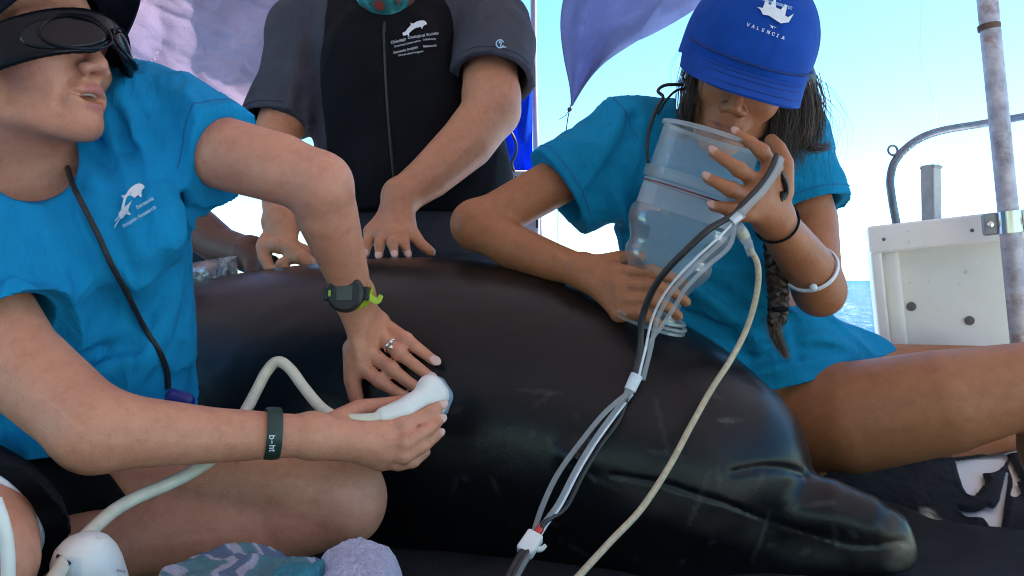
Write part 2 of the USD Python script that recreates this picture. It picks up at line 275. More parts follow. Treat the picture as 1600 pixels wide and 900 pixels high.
SKIN = dict(specular_ior_level=0.32)
M = {
    'skin': skin_mat('skin'),
    'tee': jersey('tee_cotton', (0.006, 0.235, 0.50)),
    'tee_dark': jersey('tee_cotton_teal', (0.004, 0.200, 0.38)),
    'vest': plain('vest_nylon', (0.0045, 0.005, 0.0075), 0.8, 0.3, 20.0, 0.3, 500.0, 0.001, specular_ior_level=0.12),
    'grey_tee': jersey('grey_jersey', (0.058, 0.060, 0.078)),
    'slate': plain('slate_fabric', (0.036, 0.042, 0.060), 0.9, 0.15, 30.0, 0.2, 700.0, 0.0008, specular_ior_level=0.15),
    'black': plain('black_fabric', (0.0055, 0.006, 0.009), 0.85, 0.25, 30.0, 0.2, 700.0, 0.0008, specular_ior_level=0.12),
    'navy': plain('navy_cap_fabric', (0.006, 0.008, 0.016), 0.9, 0.2, 40.0, 0.3, 900.0, 0.001, specular_ior_level=0.12),
    'cap': plain('cap_blue', (0.003, 0.050, 0.29), 0.85, 0.10, 30.0, 0.3, 1200.0, 0.0006, specular_ior_level=0.2),
    'cap_thread': plain('cap_thread', (0.0015, 0.024, 0.14), 0.9),
    'ink_white': plain('white_print', (0.62, 0.66, 0.72), 0.8, 0.08, 200.0),
    'ink_pale': plain('pale_blue_print', (0.35, 0.55, 0.72), 0.8, 0.1, 200.0),
    'ink_navy': plain('navy_print', (0.01, 0.015, 0.06), 0.6, 0.1, 200.0),
    'white_plastic': plain('white_plastic', (0.70, 0.70, 0.68), 0.35, 0.05, 40.0),
    'cream_cable': plain('cream_cable_rubber', (0.62, 0.58, 0.48), 0.45, 0.10, 60.0, 0.1, 300.0, 0.0005),
    'black_rubber': plain('black_rubber', (0.012, 0.012, 0.014), 0.45, 0.2, 60.0),
    'lens': mk('dark_lens', {'p': ('principled_bsdf', {'base_color': (0.006, 0.006, 0.008), 'roughness': 0.05, 'specular_ior_level': 0.35})}, []),
    'lens_frame': plain('glossy_black_frame', (0.004, 0.005, 0.008), 0.22, 0.1, 60.0, specular_ior_level=0.22),
    'steel': plain('silver_metal', (0.75, 0.74, 0.72), 0.22, 0.05, 60.0, metallic=1.0),
    'lime': plain('lime_strap', (0.33, 0.46, 0.02), 0.5, 0.1, 60.0),
    'green_band': plain('dark_green_band', (0.012, 0.035, 0.028), 0.5, 0.1, 60.0),
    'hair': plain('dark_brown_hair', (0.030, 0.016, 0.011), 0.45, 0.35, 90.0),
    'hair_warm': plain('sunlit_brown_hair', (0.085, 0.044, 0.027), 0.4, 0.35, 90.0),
    'rope': plain('tan_tubing', (0.42, 0.35, 0.24), 0.6, 0.2, 160.0, 0.4, 500.0, 0.001),
    'red': plain('red_plastic', (0.5, 0.03, 0.03), 0.4, 0.1, 60.0),
    'gel': plain('probe_membrane', (0.22, 0.30, 0.38), 0.25, 0.1, 60.0),
    'blue_tarp': fabric_thin('blue_tarp', (0.02, 0.09, 0.55), (0.02, 0.12, 0.75), 0.55, 20.0),
    'blue_bag': plain('blue_plastic', (0.01, 0.02, 0.20), 0.4, 0.1, 60.0),
    'lilac': fabric_thin('lilac_tarp', (0.56, 0.49, 0.60), (0.60, 0.52, 0.62), 0.45, 9.0, 0.14),
    'awning': fabric_thin('awning_cloth', (0.58, 0.53, 0.54), (0.60, 0.53, 0.50), 0.45, 9.0, 0.1),
    'violet': fabric_thin('violet_tarp', (0.29, 0.34, 0.57), (0.42, 0.49, 0.78), 0.40, 14.0, 0.18),
    'grey_panel': plain('pale_grey_panel', (0.42, 0.44, 0.52), 0.6, 0.1, 20.0),
    'mat': plain('dark_foam_mat', (0.018, 0.019, 0.023), 0.95, 0.3, 18.0, 0.5, 260.0, 0.002, specular_ior_level=0.2),
    'deck': plain('white_deck', (0.72, 0.71, 0.68), 0.6, 0.06, 8.0, 0.2, 200.0, 0.001),
    'terry_lilac': plain('lilac_terry', (0.36, 0.34, 0.46), 0.98, 0.12, 90.0, 0.9, 330.0, 0.004),
    'terry_teal': plain('teal_terry', (0.03, 0.19, 0.26), 0.98, 0.15, 90.0, 0.9, 330.0, 0.004),
    'clear': clear('clear_acrylic', (0.945, 0.965, 0.97), 0.17, 0.20, (0.70, 0.77, 0.80), 0.38),
    'frost': clear('frosted_acrylic', (0.88, 0.92, 0.94), 0.27, 0.35, (0.75, 0.78, 0.80), 0.8),
    'tubing': clear('clear_tubing', (0.90, 0.93, 0.95), 0.34, 0.25, (0.78, 0.80, 0.82), 0.4),
    'teeth': plain('teeth_enamel', (0.40, 0.36, 0.30), 0.3, 0.05, 60.0),
    'eye': plain('eye_white', (0.6, 0.58, 0.55), 0.2, 0.05, 60.0),
    'seam': plain('stitching', (0.01, 0.12, 0.30), 0.9, 0.1, 60.0),
    'line': plain('thin_line', (0.05, 0.05, 0.06), 0.6, 0.1, 60.0),
}

# ------------------------------------------------------------------ the setting: sea, boat deck, mat
def water_mat():
    return mk('sea_water', {'g': ('geometry', {}), 'mp': ('mapping', {'scale': (1.0, 0.5, 1.0)}), 'n': ('noise_texture', {'scale': 1.7, 'detail': 7.0, 'roughness': 0.62, 'distortion': 0.5}), 'b': ('bump', {'strength': 1.0, 'distance': 0.9}),
        'n2': ('noise_texture', {'scale': 0.5, 'detail': 6.0, 'roughness': .7}), 'r': ('rgb_ramp', {'ramp': [(0.3, (0.006, 0.060, 0.20)), (0.7, (0.012, 0.100, 0.30))]}), 'd': ('diffuse_bsdf', {}), 'gl': ('glossy_bsdf', {'roughness': 0.16, 'color': (.8, .9, 1.0)}), 'm': ('mix_closure', {'fac': 0.16})},
        [('g.position', 'mp.vector'), ('mp.vector', 'n.vector'), ('n.fac', 'b.height'), ('b.normal', 'd.normal'), ('b.normal', 'gl.normal'), ('mp.vector', 'n2.vector'), ('n2.fac', 'r.fac'), ('r.color', 'd.color'), ('d.BSDF', 'm.closure1'), ('gl.BSDF', 'm.closure2')], surface='m.closure')
M['sea'] = water_mat()
ys = np.concatenate([[-6], np.linspace(1.2, 16, 120), np.geomspace(16.3, 9000, 90)]); us = np.linspace(-1, 1, 90)
gx = us[None, :] * (6 + 1.2 * np.abs(ys))[:, None]; gy = np.repeat(ys[:, None], len(us), 1)
pp = np.stack([gx, gy, 0 * gx], -1)
hz = (meshkit.fbm(pp.reshape(-1, 3) * [0.9, 1.6, 1], 4, 3).reshape(gx.shape) - 0.5) * 0.16 * np.clip(1.5 - gy / 60, 0, 1)
pp[..., 2] = -0.75 + hz
n_, m_ = gx.shape; i, j = np.meshgrid(np.arange(n_ - 1), np.arange(m_ - 1), indexing='ij')
q = np.stack([i * m_ + j, i * m_ + j + 1, (i + 1) * m_ + j + 1, (i + 1) * m_ + j], -1).reshape(-1, 4)
obj('sea', (pp.reshape(-1, 3), np.vstack([q[:, [0, 1, 2]], q[:, [0, 2, 3]]])), M['sea'], label='open blue sea rippling out to the horizon', cat='sea', kind='structure', smooth=True)
MATZ = 0.10
deck = rbox((4.2, 3.6, 0.30), (-0.1, 0.35, -0.12), r=0.02)
obj('deck', deck, M['deck'], label='white boat deck in sun beyond the dark mat', cat='deck', kind='structure')
# dark foam mat: a soft slab, its right end rumpled with a torn outline so that sunlit deck shows
def mat_top(x, y):
    p = np.stack([x, y, 0 * x], -1).reshape(-1, 3)
    z = MATZ + 0.02 * fbm(p, 6.0, 3, 5).reshape(x.shape) + 0.05 * np.exp(-(((x - 0.66) / 0.16)**2 + ((y - 1.22) / 0.12)**2))
    return z - 0.085 / (1 + np.exp(-(x - 0.62) / 0.025)) / (1 + np.exp(-(y - 1.16) / 0.02))
xs, yy = np.meshgrid(np.linspace(-1.4, 1.25, 160), np.linspace(0.25, 1.75, 90), indexing='ij')
top = np.stack([xs, yy, mat_top(xs, yy)], -1); top[:, 0, 2] = top[:, -1, 2] = 0.031; top[0, :, 2] = top[-1, :, 2] = 0.031
obj('foam_mat', cloth(top[:, ::-1], 0.01), M['mat'], label='dark grey foam mat that the dolphin lies on', cat='mat', smooth=60)

# ------------------------------------------------------------------ the dolphin
D = Field((-0.85, 0.86, 0.10), (0.56, 1.76, 0.53), 0.0031)
bp = np.array([[*W(*a), r] for *a, r in [(-250, 790, 1.62, .15), (60, 700, 1.52, .225), (330, 655, 1.43, .246), (600, 640, 1.32, .25), (790, 658, 1.25, .241), (950, 692, 1.18, .206), (1070, 730, 1.12, .160), (1132, 764, 1.085, .104)]])
sp = spline(bp, 16); D.chain([(p[:3], p[3]) for p in sp], 0.0)
D.ell(W(1158, 714, 1.075), (0.078, 0.085, 0.084), k=0.03)                  # melon
D.chain([(W(1130, 790, 1.07), .075), (W(1225, 796, 1.035), .053), (W(1290, 802, 1.015), .0455), (W(1345, 818, 1.0), .0390), (W(1381, 831, 0.99), .0310)], 0.018)   # upper beak
D.chain([(W(1040, 860, 1.09), .10), (W(1200, 862, 1.045), .052), (W(1330, 868, 1.0), .032), (W(1402, 864, 0.985), .0215)], 0.020)         # lower jaw
D.cut((0, 0, MATZ - 0.012), (0, 0, -1))
cr = [D.trace(CAM, W(px, py, 1) - CAM)[0] for px, py in [(1411, 845), (1375, 851), (1343, 853), (1308, 846), (1274, 837), (1230, 823), (1186, 808), (1138, 788), (1089, 773), (1040, 757), (1000, 749), (955, 742)]]
D.chain([(p, r) for p, r in zip(spline(np.array(cr), 4), np.linspace(.0028, .0020, 45))], 0.003, 's')
crease = [D.trace(CAM, W(px, py, 1) - CAM)[0] for px, py in [(1257, 742), (1242, 736), (1218, 731), (1185, 731), (1145, 739)]]


D.chain([(p, r) for p, r in zip(spline(np.array(crease), 4), np.linspace(0.0024, 0.0002, 17))], 0.010, 's')
# blowhole dent, eye bulge, faint folds along the neck and throat
eye = D.trace(CAM, W(905, 716, 1) - CAM)[0]
D.ell(eye + [0, 0.012, 0], (0.022, 0.018, 0.014), k=0.02)
D.warp(lambda p: 0.003 * fbm(p, 9.0, 3, 2) + 0.0008 * fbm(p, 40.0, 2, 4))
dm = D.mesh(1)
v = dm.vertices
col = np.tile([0.0055, 0.0056, 0.0075], (len(v), 1))
def blend(col, v, c, r, to, soft=0.5, amt=1.0):
    w = np.clip((1 - np.linalg.norm((v - c) / r, axis=1)) / soft, 0, 1)[:, None] * amt
    return col * (1 - w) + np.asarray(to) * w
nz = meshkit.fbm(v * 30, 4, 9)
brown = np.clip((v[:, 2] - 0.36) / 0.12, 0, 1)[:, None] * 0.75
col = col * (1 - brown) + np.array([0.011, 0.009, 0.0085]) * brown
w = np.clip((v[:, 0] - 0.36) / 0.14, 0, 1)[:, None] * np.clip((nz - 0.3) * 1.6, 0, 1)[:, None] * 0.55
col = col * (1 - w) + np.array([0.024, 0.022, 0.020]) * w
jaw = D.trace(CAM, W(1412, 868, 1) - CAM)[0]
col = blend(col, v, jaw, 0.030, (0.36, 0.31, 0.24), 0.7, np.clip((nz * 1.8 - 0.3), 0, 1)[:, None])
col = blend(col, v, D.trace(CAM, W(1399, 826, 1) - CAM)[0], 0.026, (0.13, 0.115, 0.095), 0.9, np.clip(nz * 1.4 - 0.25, 0, 1)[:, None])
below = np.array([D.trace(CAM, W(px, py, 1) - CAM)[0] for px, py in spline(np.array([(1380, 868.0), (1300, 862), (1240, 852), (1180, 835), (1110, 812), (1050, 790), (980, 772)]), 14)])
from scipy.spatial import cKDTree
dj, _ = cKDTree(below).query(v); wj = np.clip(1.25 - dj / .020, 0, 1)[:, None] * np.clip(nz * 1.5 - .1, 0, 1)[:, None]; col = col * (1 - wj) + np.array([.036, .035, .034]) * wj     # paler lower lip
for k in range(44):                                                           # old tooth rakes and scuffs on the skin
    px, py = rng.uniform(700, 1360), rng.uniform(560, 880)
    p = D.trace(CAM, W(px, py, 1) - CAM)[0]; dr = nrm(rng.normal(size=3) * [1, .3, 1]); t = np.clip((v - p) @ dr, -0.05, 0.05)
    dist = np.linalg.norm(v - p - t[:, None] * dr + 0.02 * np.outer(t * t / 0.002 * 0.05, [0, 0, 1]), axis=1)
    col = np.where((dist < 0.0035)[:, None], col * 1.7 + 0.011, col)
M['dolphin'] = painted('dolphin_skin', 0.30, 0.35, 26.0, 0.25, 260.0, 0.0008, specular_ior_level=0.27)
t = thing('dolphin', W(700, 640, 1.25) * [1, 1, 0] + [0, 0, MATZ], 'large black dolphin lying on its belly on the dark mat between the people', 'dolphin')
obj('body', dm, M['dolphin'], t, paint=col)
em = trimesh.creation.icosphere(2, 0.0085); em.apply_translation(D.trace(CAM, W(905, 716, 1) - CAM)[0] + [0, 0.004, 0]); obj('eye', em, M['lens'], t, smooth=True)
def on(px, py, off=0.0):
    """a point lifted off the dolphin's skin under pixel px, py"""
    p = D.trace(CAM, W(px, py, 1) - CAM)[0]; e = 0.006
    g = nrm([(D.at(p + e * a)[0] - D.at(p - e * a)[0]) for a in np.eye(3)])
    return p + g * off

# ------------------------------------------------------------------ shared builders for people
FAIR, TAN, MANS, DARK = (0.57, 0.262, 0.168), (0.35, 0.140, 0.064), (0.49, 0.225, 0.130), (0.13, 0.058, 0.038)
def head(F, o, R, k=1.0, mouth=0.0):
    """o: point between the eyes' depth and the ears; columns of R: forward, the person's left, up"""
    L = lambda x, y, z: o + R @ (np.array([x, y, z]) * k)
    E = lambda c, r, kk=0.012, op='u': F.ell(L(*c), np.array(r) * k, R, kk, op)
    C = lambda pts, kk=0.008, op='u': F.chain([(L(*p), r * k) for p, r in pts], kk, op)
    E((-0.010, 0, 0.035), (0.098, 0.076, 0.086)); E((0.030, 0, -0.03), (0.058, 0.056, 0.080), 0.03)
    for s in (1, -1):
        C([((-0.012, s * 0.054, -0.035), .018), ((0.004, s * 0.052, -0.078), .013), ((0.062, s * 0.016, -0.104), .0135)], 0.022)
        E((0.055, s * 0.040, -0.030), (0.024, 0.021, 0.020), 0.022)
        C([((0.088, 0, 0.016), .010), ((0.083, s * 0.030, 0.021), .010), ((0.062, s * 0.055, 0.012), .010)], 0.014)
        E((0.098, s * 0.031, 0.002), (0.019, 0.019, 0.012), 0.012, 's')
        E((0.076, s * 0.031, 0.001), (0.0125, 0.0125, 0.0125), 0.003)
        E((0.098, s * 0.0135, -0.0415), (0.0105, 0.0085, 0.0075), 0.006)
        E((0.102, s * 0.0070, -0.0485), (0.0045, 0.0035, 0.0042), 0.003, 's')
        E((-0.012, s * 0.077, -0.010), (0.019, 0.0075, 0.031), 0.005); E((-0.008, s * 0.084, -0.008), (0.010, 0.005, 0.019), 0.004, 's')
    C([((0.086, 0, 0.006), .0085), ((0.101, 0, -0.022), .0090), ((0.1085, 0, -0.036), .0098)], 0.008)
    E((0.070, 0, -0.070), (0.027, 0.033, 0.026), 0.015)
    E((0.074, 0, -0.103), (0.0185, 0.020, 0.0165), 0.014)
    g = mouth
    C([((0.082, 0.024, -0.069), .003), ((0.0935, 0.008, -0.0640), .0046), ((0.0935, -0.008, -0.0640), .0046), ((0.082, -0.024, -0.069), .003)], 0.005)
    C([((0.082, 0.022, -0.073 - g * .3), .003), ((0.0905, 0.008, -0.0785 - g), .0056), ((0.0905, -0.008, -0.0785 - g), .0056), ((0.082, -0.022, -0.073 - g * .3), .003)], 0.005)
    C([((0.086, 0.022, -0.0705), .0018), ((0.100, 0.008, -0.0712 - g * .5), .0026 + g * .5), ((0.100, -0.008, -0.0712 - g * .5), .0026 + g * .5), ((0.086, -0.022, -0.0705), .0018)], 0.002, 's')
    if g: E((0.094, 0, -0.0715 - g * .5), (0.022, 0.0165, 0.0022 + g * .55), 0.002, 's')
    return L
def fingers(F, chains, k=0.004):
    for c in chains: F.chain(c, k)
def tendons(F, wrist, knuckles, n, lift, r=.0026, k=.010):
    for q in knuckles:
        a = np.asarray(wrist) * .45 + np.asarray(q) * .55 + np.asarray(n) * lift; F.chain([(a, r * .6), ((a + q + np.asarray(n) * lift) / 2, r), (np.asarray(q) + np.asarray(n) * lift * .8, r)], k)
def hand(F, wrist, wr, knuckles, chains, thumb, base, thumb_r=0.0105, palm_r=0.0125, k=0.010):
    """wrist point and radius; four knuckle points; finger joints past each knuckle; the thumb's joints; base: where the thumb leaves the palm"""
    for q in knuckles: F.chain([(wrist, wr), (np.asarray(wrist) * .4 + np.asarray(q) * .6, palm_r * 1.05), (q, palm_r * .9)], k)
    for a, b in zip(knuckles[:-1], knuckles[1:]): F.chain([(a, palm_r * .8), (b, palm_r * .8)], k)
    for q, c in zip(knuckles, chains):
        n = len(c); F.chain([(q, .0098)] + [(p, r) for p, r in zip(c, np.linspace(.0088, .0068, n))], 0.005)
        if n > 1: F.ell(c[0], (.0098,) * 3, k=0.004)
    if thumb: F.chain([(base, .015)] + [(p, r) for p, r in zip(thumb, np.linspace(thumb_r * 1.12, thumb_r * .82, len(thumb)))], 0.008)
def skin_paint(v, base, spots=()):
    c = np.tile(np.asarray(base, float), (len(v), 1)); n = meshkit.fbm(v * 22, 3, 3)[:, None] - 0.5
    c = c * (1 + n * np.array([0.18, 0.30, 0.34]))
    for q, r, to, amt in spots: c = blend(c, v, q, r, to, 0.8, amt)
    return np.clip(c, 0.002, 0.9)
def ring_seam(F, c, axis, R, parent, mat, r=.0009, n=64, name='seam', far=.075):
    axis = nrm(axis); a = nrm(np.cross(axis, [.3, .2, .9])); b = np.cross(axis, a); an = np.arange(n + 1) * 2 * np.pi / n
    dirs = np.cos(an)[:, None] * a + np.sin(an)[:, None] * b; p = F.trace(c + dirs * R, -dirs, R * .98); dq = np.linalg.norm(p - c, axis=1); ok = (dq > .012) & (dq < far); k0 = int(np.argmin(ok)) if not ok.all() else 0; ok, p, dirs = np.roll(ok, -k0), np.roll(p, -k0, 0), np.roll(dirs, -k0, 0)
    return obj(name, tube((p + dirs * .0004)[ok], r, 5, 2), mat, parent)
def decal(polys, place, F, d, parent, name, mat, off=0.003, step=None, depth=3.0, label=None):
    """flat print laid on a garment: polys in print units; place(u, v) -> start point; thrown along d onto the field"""
    vs, fs, n = [], [], 0
    for g in polys:
        for gg in getattr(g, 'geoms', [g]):
            if gg.is_empty or gg.area <= 0: continue
            if step: gg = gg.segmentize(step)
            a, b = trimesh.creation.triangulate_polygon(gg, engine='earcut')
            a = np.asarray(a); vs.append(a); fs.append(np.asarray(b) + n); n += len(a)
    uv, f = np.vstack(vs), np.vstack(fs); o = np.array([place(x, y) for x, y in uv]); dv = o - CAM; dv /= np.linalg.norm(dv, axis=1, keepdims=True)
    p = F.trace(o, dv) - dv * off
    nn = np.cross(p[f[:, 1]] - p[f[:, 0]], p[f[:, 2]] - p[f[:, 0]]); flip = (nn @ nrm(d)) > 0; f[flip] = f[flip][:, ::-1]
    return obj(name, (p, f), mat, parent, label=label, smooth=False)
def letters(text, h, bold=False):
    """the outlines of a line of lettering as polygons, origin at its left end"""
    m = meshkit.text_mesh(text, h, 0.002, bold); zz = m.vertices[:, 2]; keep = (zz[m.faces] < 1e-6).all(1)
    tri = m.vertices[m.faces[keep]][:, :, :2]
    return [unary_union([Polygon(t).buffer(h * 0.004) for t in tri])]
def leaping_dolphin(s):
    """the printed emblem: a leaping dolphin, nose up to the right"""
    pts = [(0.00, -0.05), (0.10, 0.20), (0.22, 0.42), (0.16, 0.56), (0.34, 0.55), (0.55, 0.74), (0.80, 0.86), (1.00, 0.88), (1.13, 0.80), (1.17, 0.70), (1.05, 0.62), (0.98, 0.50), (0.94, 0.34), (0.86, 0.46), (0.72, 0.40), (0.52, 0.28), (0.34, 0.06), (0.24, -0.12), (0.30, -0.30), (0.14, -0.22), (-0.04, -0.34), (-0.16, -0.18)]
    return Polygon(spline(np.array(pts + pts[:1]) * s, 5)).buffer(0)
def ring_on(c, axis, R, r, wide=1.0, sq=1.0, side=None): return torus(c, axis, R, r, 48, 10, sq, wide, side)
def cap_parts(o, R, parent, mat, tilt=0.0, k=1.0, brim=0.068, droop=0.018, logo=None):
    L = lambda p: o + (np.asarray(p) * k) @ R.T
    c = np.array([-0.008, 0, 0.026]); r = np.array([0.112, 0.0905, 0.108])
    lat, lon = np.linspace(0.0, np.pi / 2, 26), np.linspace(-np.pi, np.pi, 97)
    th, ph = np.meshgrid(lat, lon, indexing='ij'); prof = np.sin(th)
    z = r[2] * np.cos(th) ** 0.86
    x, y = r[0] * prof * np.cos(ph), r[1] * prof * np.sin(ph)
    seam = 1 - 0.014 * np.exp(-((np.abs(((ph / (np.pi / 3)) % 1) - 0.5) - 0.5) / 0.05)**2) * np.clip(prof * 3, 0, 1)
    fold = 1 + 0.02 * fbm(np.stack([x, y, z], -1).reshape(-1, 3), 22, 2, 8).reshape(x.shape)
    g = np.stack([x * seam * fold, y * seam * fold, z * seam * fold + tilt * x], -1) + c
    drop = .012 + .014 * np.clip((np.abs(lon) - .9) / .7, 0, 1); g = np.concatenate([g, (g[-1] - np.stack([0 * drop, 0 * drop, drop], 1))[None]], 0)
    obj('crown', cloth(L(g)[:, ::-1], 0.003), mat, parent, smooth=50)
    a = np.linspace(-1.42, 1.42, 51); s = np.linspace(0, 1, 11); A, S = np.meshgrid(a, s, indexing='ij')
    bx = r[0] * np.cos(A) + c[0] - 0.006; by = r[1] * np.sin(A) * (1.012 - 0.07 * S)
    out = brim * np.clip(np.cos(A / 1.42 * np.pi / 2), 0, 1) ** 0.9
    bx = bx + out * S; bz = c[2] - 0.004 + tilt * bx - droop * (S ** 1.2) * 0.9 - 0.020 * (by / r[1]) ** 2 * S - 0.004
    g = np.stack([bx, by, bz], -1)
    b = obj('brim', cloth(L(g), 0.0035), mat, parent, smooth=50)
    for q in (0.3, 0.55, 0.8):
        jn = int(q * 10); obj('stitch_line', tube(L(g[2:-2, jn] + [0, 0, 0.0022]), 0.0007, 5, 2), M['navy'] if mat is M['navy'] else M['cap_thread'], b)
    obj('seam', tube(L(np.stack([(r[0] * 1.022) * np.cos(a[3:-3]) + c[0], (r[1] * 1.022) * np.sin(a[3:-3]), np.full(45, c[2] + .002)], 1)), .0021, 8, 2), M['cap_thread'] if mat is not M['navy'] else mat, b)
    for q in range(6):
        ph = (q + .5) * np.pi / 3; t_ = np.linspace(.12, np.pi / 2, 24); obj('panel_seam', tube(L(np.stack([r[0] * np.sin(t_) * math.cos(ph) * .992, r[1] * np.sin(t_) * math.sin(ph) * .992, r[2] * np.cos(t_) ** .86 * .992 + tilt * r[0] * np.sin(t_) * math.cos(ph)], 1) + c), .0013, 6, 2), M['cap_thread'] if mat is not M['navy'] else mat, parent)
    bt = trimesh.creation.icosphere(2, 0.007); bt.apply_scale([1, 1, 0.5]); bt.vertices = L(np.asarray(bt.vertices) + c + [0, 0, r[2]]); obj('button', bt, mat, parent, smooth=True)
    return L, c, r

# ------------------------------------------------------------------ the woman in front on the left (scanning the dolphin)
ta = thing('person', W(40, 860, 0.95) * [1, 1, 0] + [0, 0, MATZ], 'person in bright blue tee, dark cap and wraparound sunglasses, holding scanner probe to the dolphin', 'person')
nA = nrm([0.30, -0.92, 0.12])
neckA = W(44, 250, 0.955)
RA = frame(nrm([-0.15, 0.02, 0.97]), [0.94, -0.29, 0.13]); RA = np.stack([RA[:, 0], np.cross(RA[:, 2], RA[:, 0]), RA[:, 2]], 1)
kA = 0.91
oA = W(166, 97, 0.87) - RA @ (np.array([0.1185, 0, -0.036]) * kA)
torsoA = [(W(80, 330, .99), .150), (W(92, 470, .985), .150), (W(88, 610, .985), .148), (W(75, 735, .985), .165)]
shL, elL, wrL = W(222, 192, 1.0), W(500, 288, .915), W(553, 462, 1.035)
shR, elR, wrR = W(-112, 355, .87), W(150, 672, .785), W(490, 681, .865)
hipsA = W(60, 800, .99)
S = Field(W(-330, 60, 0.85) - [0, 0.13, 0], (W(700, 0, .9)[0], 1.16, 0.06), 0.0029)
S.lo[2] = 0.06; S = Field((-0.80, 0.62, 0.08), (0.02, 1.17, 0.86), 0.0029)
S.chain([(p, r - 0.024) for p, r in torsoA], 0.01, squash=(nA, 0.66))
S.chain([(W(38, 235, .955), .045), (W(38, 300, .968), .054)], 0.03)
S.chain([(W(20, 300, .965), .05), (W(130, 215, .985), .046), (shL, .046)], 0.03); S.chain([(W(20, 300, .965), .05), (shR, .046)], 0.03)
S.chain([(shL, .052), (W(350, 240, .955), .0435), (W(440, 264, .925), .0405), (elL, .0355)], 0.02)
S.chain([(elL, .0355), (W(511, 335, .945), .0365), (W(533, 400, .99), .030), (wrL, .0235)], 0.012)
S.chain([(shR, .052), (W(20, 560, .82), .046), (elR, .040)], 0.02)
S.chain([(elR, .040), (W(235, 676, .80), .034), (W(330, 680, .825), .0285), (wrR, .0215)], 0.015)
def LA(*p): return oA + RA @ (np.array(p) * kA)
head(S, oA, RA, kA, mouth=0.006)
S.chain([(oA + RA @ V(-.026, 0, -.066), .048), (neckA, .052)], 0.025)
# legs: left leg folded under, right leg towards the camera
S.chain([(W(0, 800, .97), .085), (W(250, 765, .965), .066), (W(440, 752, .955), .054), (W(532, 770, .95), .0505)], 0.012)
S.chain([(W(535, 788, .95), .0475), (W(420, 822, .945), .046), (W(250, 836, .91), .046), (W(60, 868, .86), .034)], 0.008)
S.ell(W(548, 782, .94), (.036, .036, .043), k=.02)
S.chain([(W(-110, 800, .93), .085), (W(-55, 832, .74), .060), (W(-45, 880, .66), .05)], 0.012)
# her left hand, spread flat on the dolphin
kn = [on(600, 512, .016), on(596, 532, .019), on(585, 556, .020), on(574, 580, .019)]
ch = [[on(640, 538, .015), on(664, 555, .011), on(681, 567, .008)], [on(632, 560, .019), on(656, 578, .014), on(676, 592, .009)], [on(622, 584, .021), on(644, 600, .015), on(662, 612, .010)], [on(604, 600, .022), on(622, 613, .016), on(640, 622, .010)]]
hand(S, wrL, .0235, kn, ch, [on(560, 598, .017), on(562, 618, .012), on(564, 634, .009)], W(553, 545, 1.055))
# her right hand, closed over the probe
kR = [W(600, 672, .90), W(604, 690, .893), W(602, 706, .893), W(594, 718, .90)]
cR = [[W(632, 664, .90), W(664, 648, .915), W(687, 634, .93)], [W(634, 692, .888), W(664, 674, .90), W(686, 656, .925)], [W(632, 711, .89), W(662, 696, .90), W(683, 678, .925)], [W(622, 722, .90), W(645, 721, .908), W(664, 706, .925)]]
hand(S, wrR, .0215, kR, cR, [W(560, 640, .925), W(605, 634, .945), W(640, 628, .955)], W(525, 662, .89), .0105)
tendons(S, W(553, 500, 1.04), kn, nrm([-.05, -1, .25]), .0125); tendons(S, W(520, 676, .88), kR, nrm([-.1, -1, .1]), .0105)
S.chain([(LA(.088, -.019, -.045), .002), (LA(.082, -.030, -.062), .002), (LA(.072, -.031, -.080), .0015)], .012, 's')
S.warp(lambda p: 0.0007 * fbm(p, 60, 2, 1))
for a, b in ((W(556, 490, 1.0), kn[1]), (W(560, 490, 1.0), kn[2]), (wrR, kR[1]), (wrR, kR[2])): pass
am = S.mesh(1)
spots = [(c[-1], .011, (0.60, 0.30, 0.25), .7) for c in ch + cR] + [(k, .016, (0.52, 0.22, 0.17), .55) for k in kn + kR + [c[0] for c in ch + cR]]
def LA(*p): return oA + RA @ (np.array(p) * kA)
spots += [(LA(.097, y, z), r, (0.42, 0.13, 0.13), .9) for y, z, r in ((0, -.0635, .009), (.010, -.064, .008), (-.010, -.064, .008), (0, -.086, .010), (.011, -.085, .008), (-.011, -.085, .008), (-.019, -.073, .005))]
spots += [(LA(.055, -.045, -.035), .035, (0.50, 0.22, 0.17), .5), (LA(.108, 0, -.036), .016, (0.55, 0.24, 0.18), .6), (LA(.085, 0, -.075), .009, (0.05, 0.015, 0.015), .9), (elL, .06, (0.50, 0.26, 0.20), .5), (W(560, 775, .9), .06, (0.48, 0.25, 0.185), .6)]
obj('body', am, M['skin'], ta, paint=skin_paint(am.vertices, FAIR, spots))
def nail(c, d, up, parent, mat, w=.0062, l=.0085):
    n = trimesh.creation.icosphere(2, 1.0); n.apply_scale([l, w, .0022]); R = frame(up, d); n.vertices = np.asarray(n.vertices) @ np.stack([R[:, 0], R[:, 1], R[:, 2]], 0) + c
    return obj('fingernail', n, mat, parent, smooth=True)
M['nail'] = plain('fingernail', (0.62, 0.40, 0.36), 0.3, 0.05, 60.0); M['nail_tan'] = plain('tan_fingernail', (0.42, 0.24, 0.20), 0.3, 0.05, 60.0)
for c in ch[:2]:
    d = nrm(c[-1] - c[-2]); nail(c[-1] + d * .003 + nrm([0, -1, .55]) * .0058, d, nrm([0, -1, .55]), ta, M['nail'])
for c in cR[:3]:
    d = nrm(c[-1] - c[-2]); un = nrm(V(.25, -1, .1)); nail(c[-1] + d * .003 + un * .0055, d, un, ta, M['nail'], .0055, .0075)
tm = tube([LA(.083, .014, -.0692), LA(.0895, 0, -.0688), LA(.083, -.016, -.0692)], .0022, 8, 6, nrml=RA[:, 2], flat=1.0); obj('teeth', tm, M['teeth'], ta)

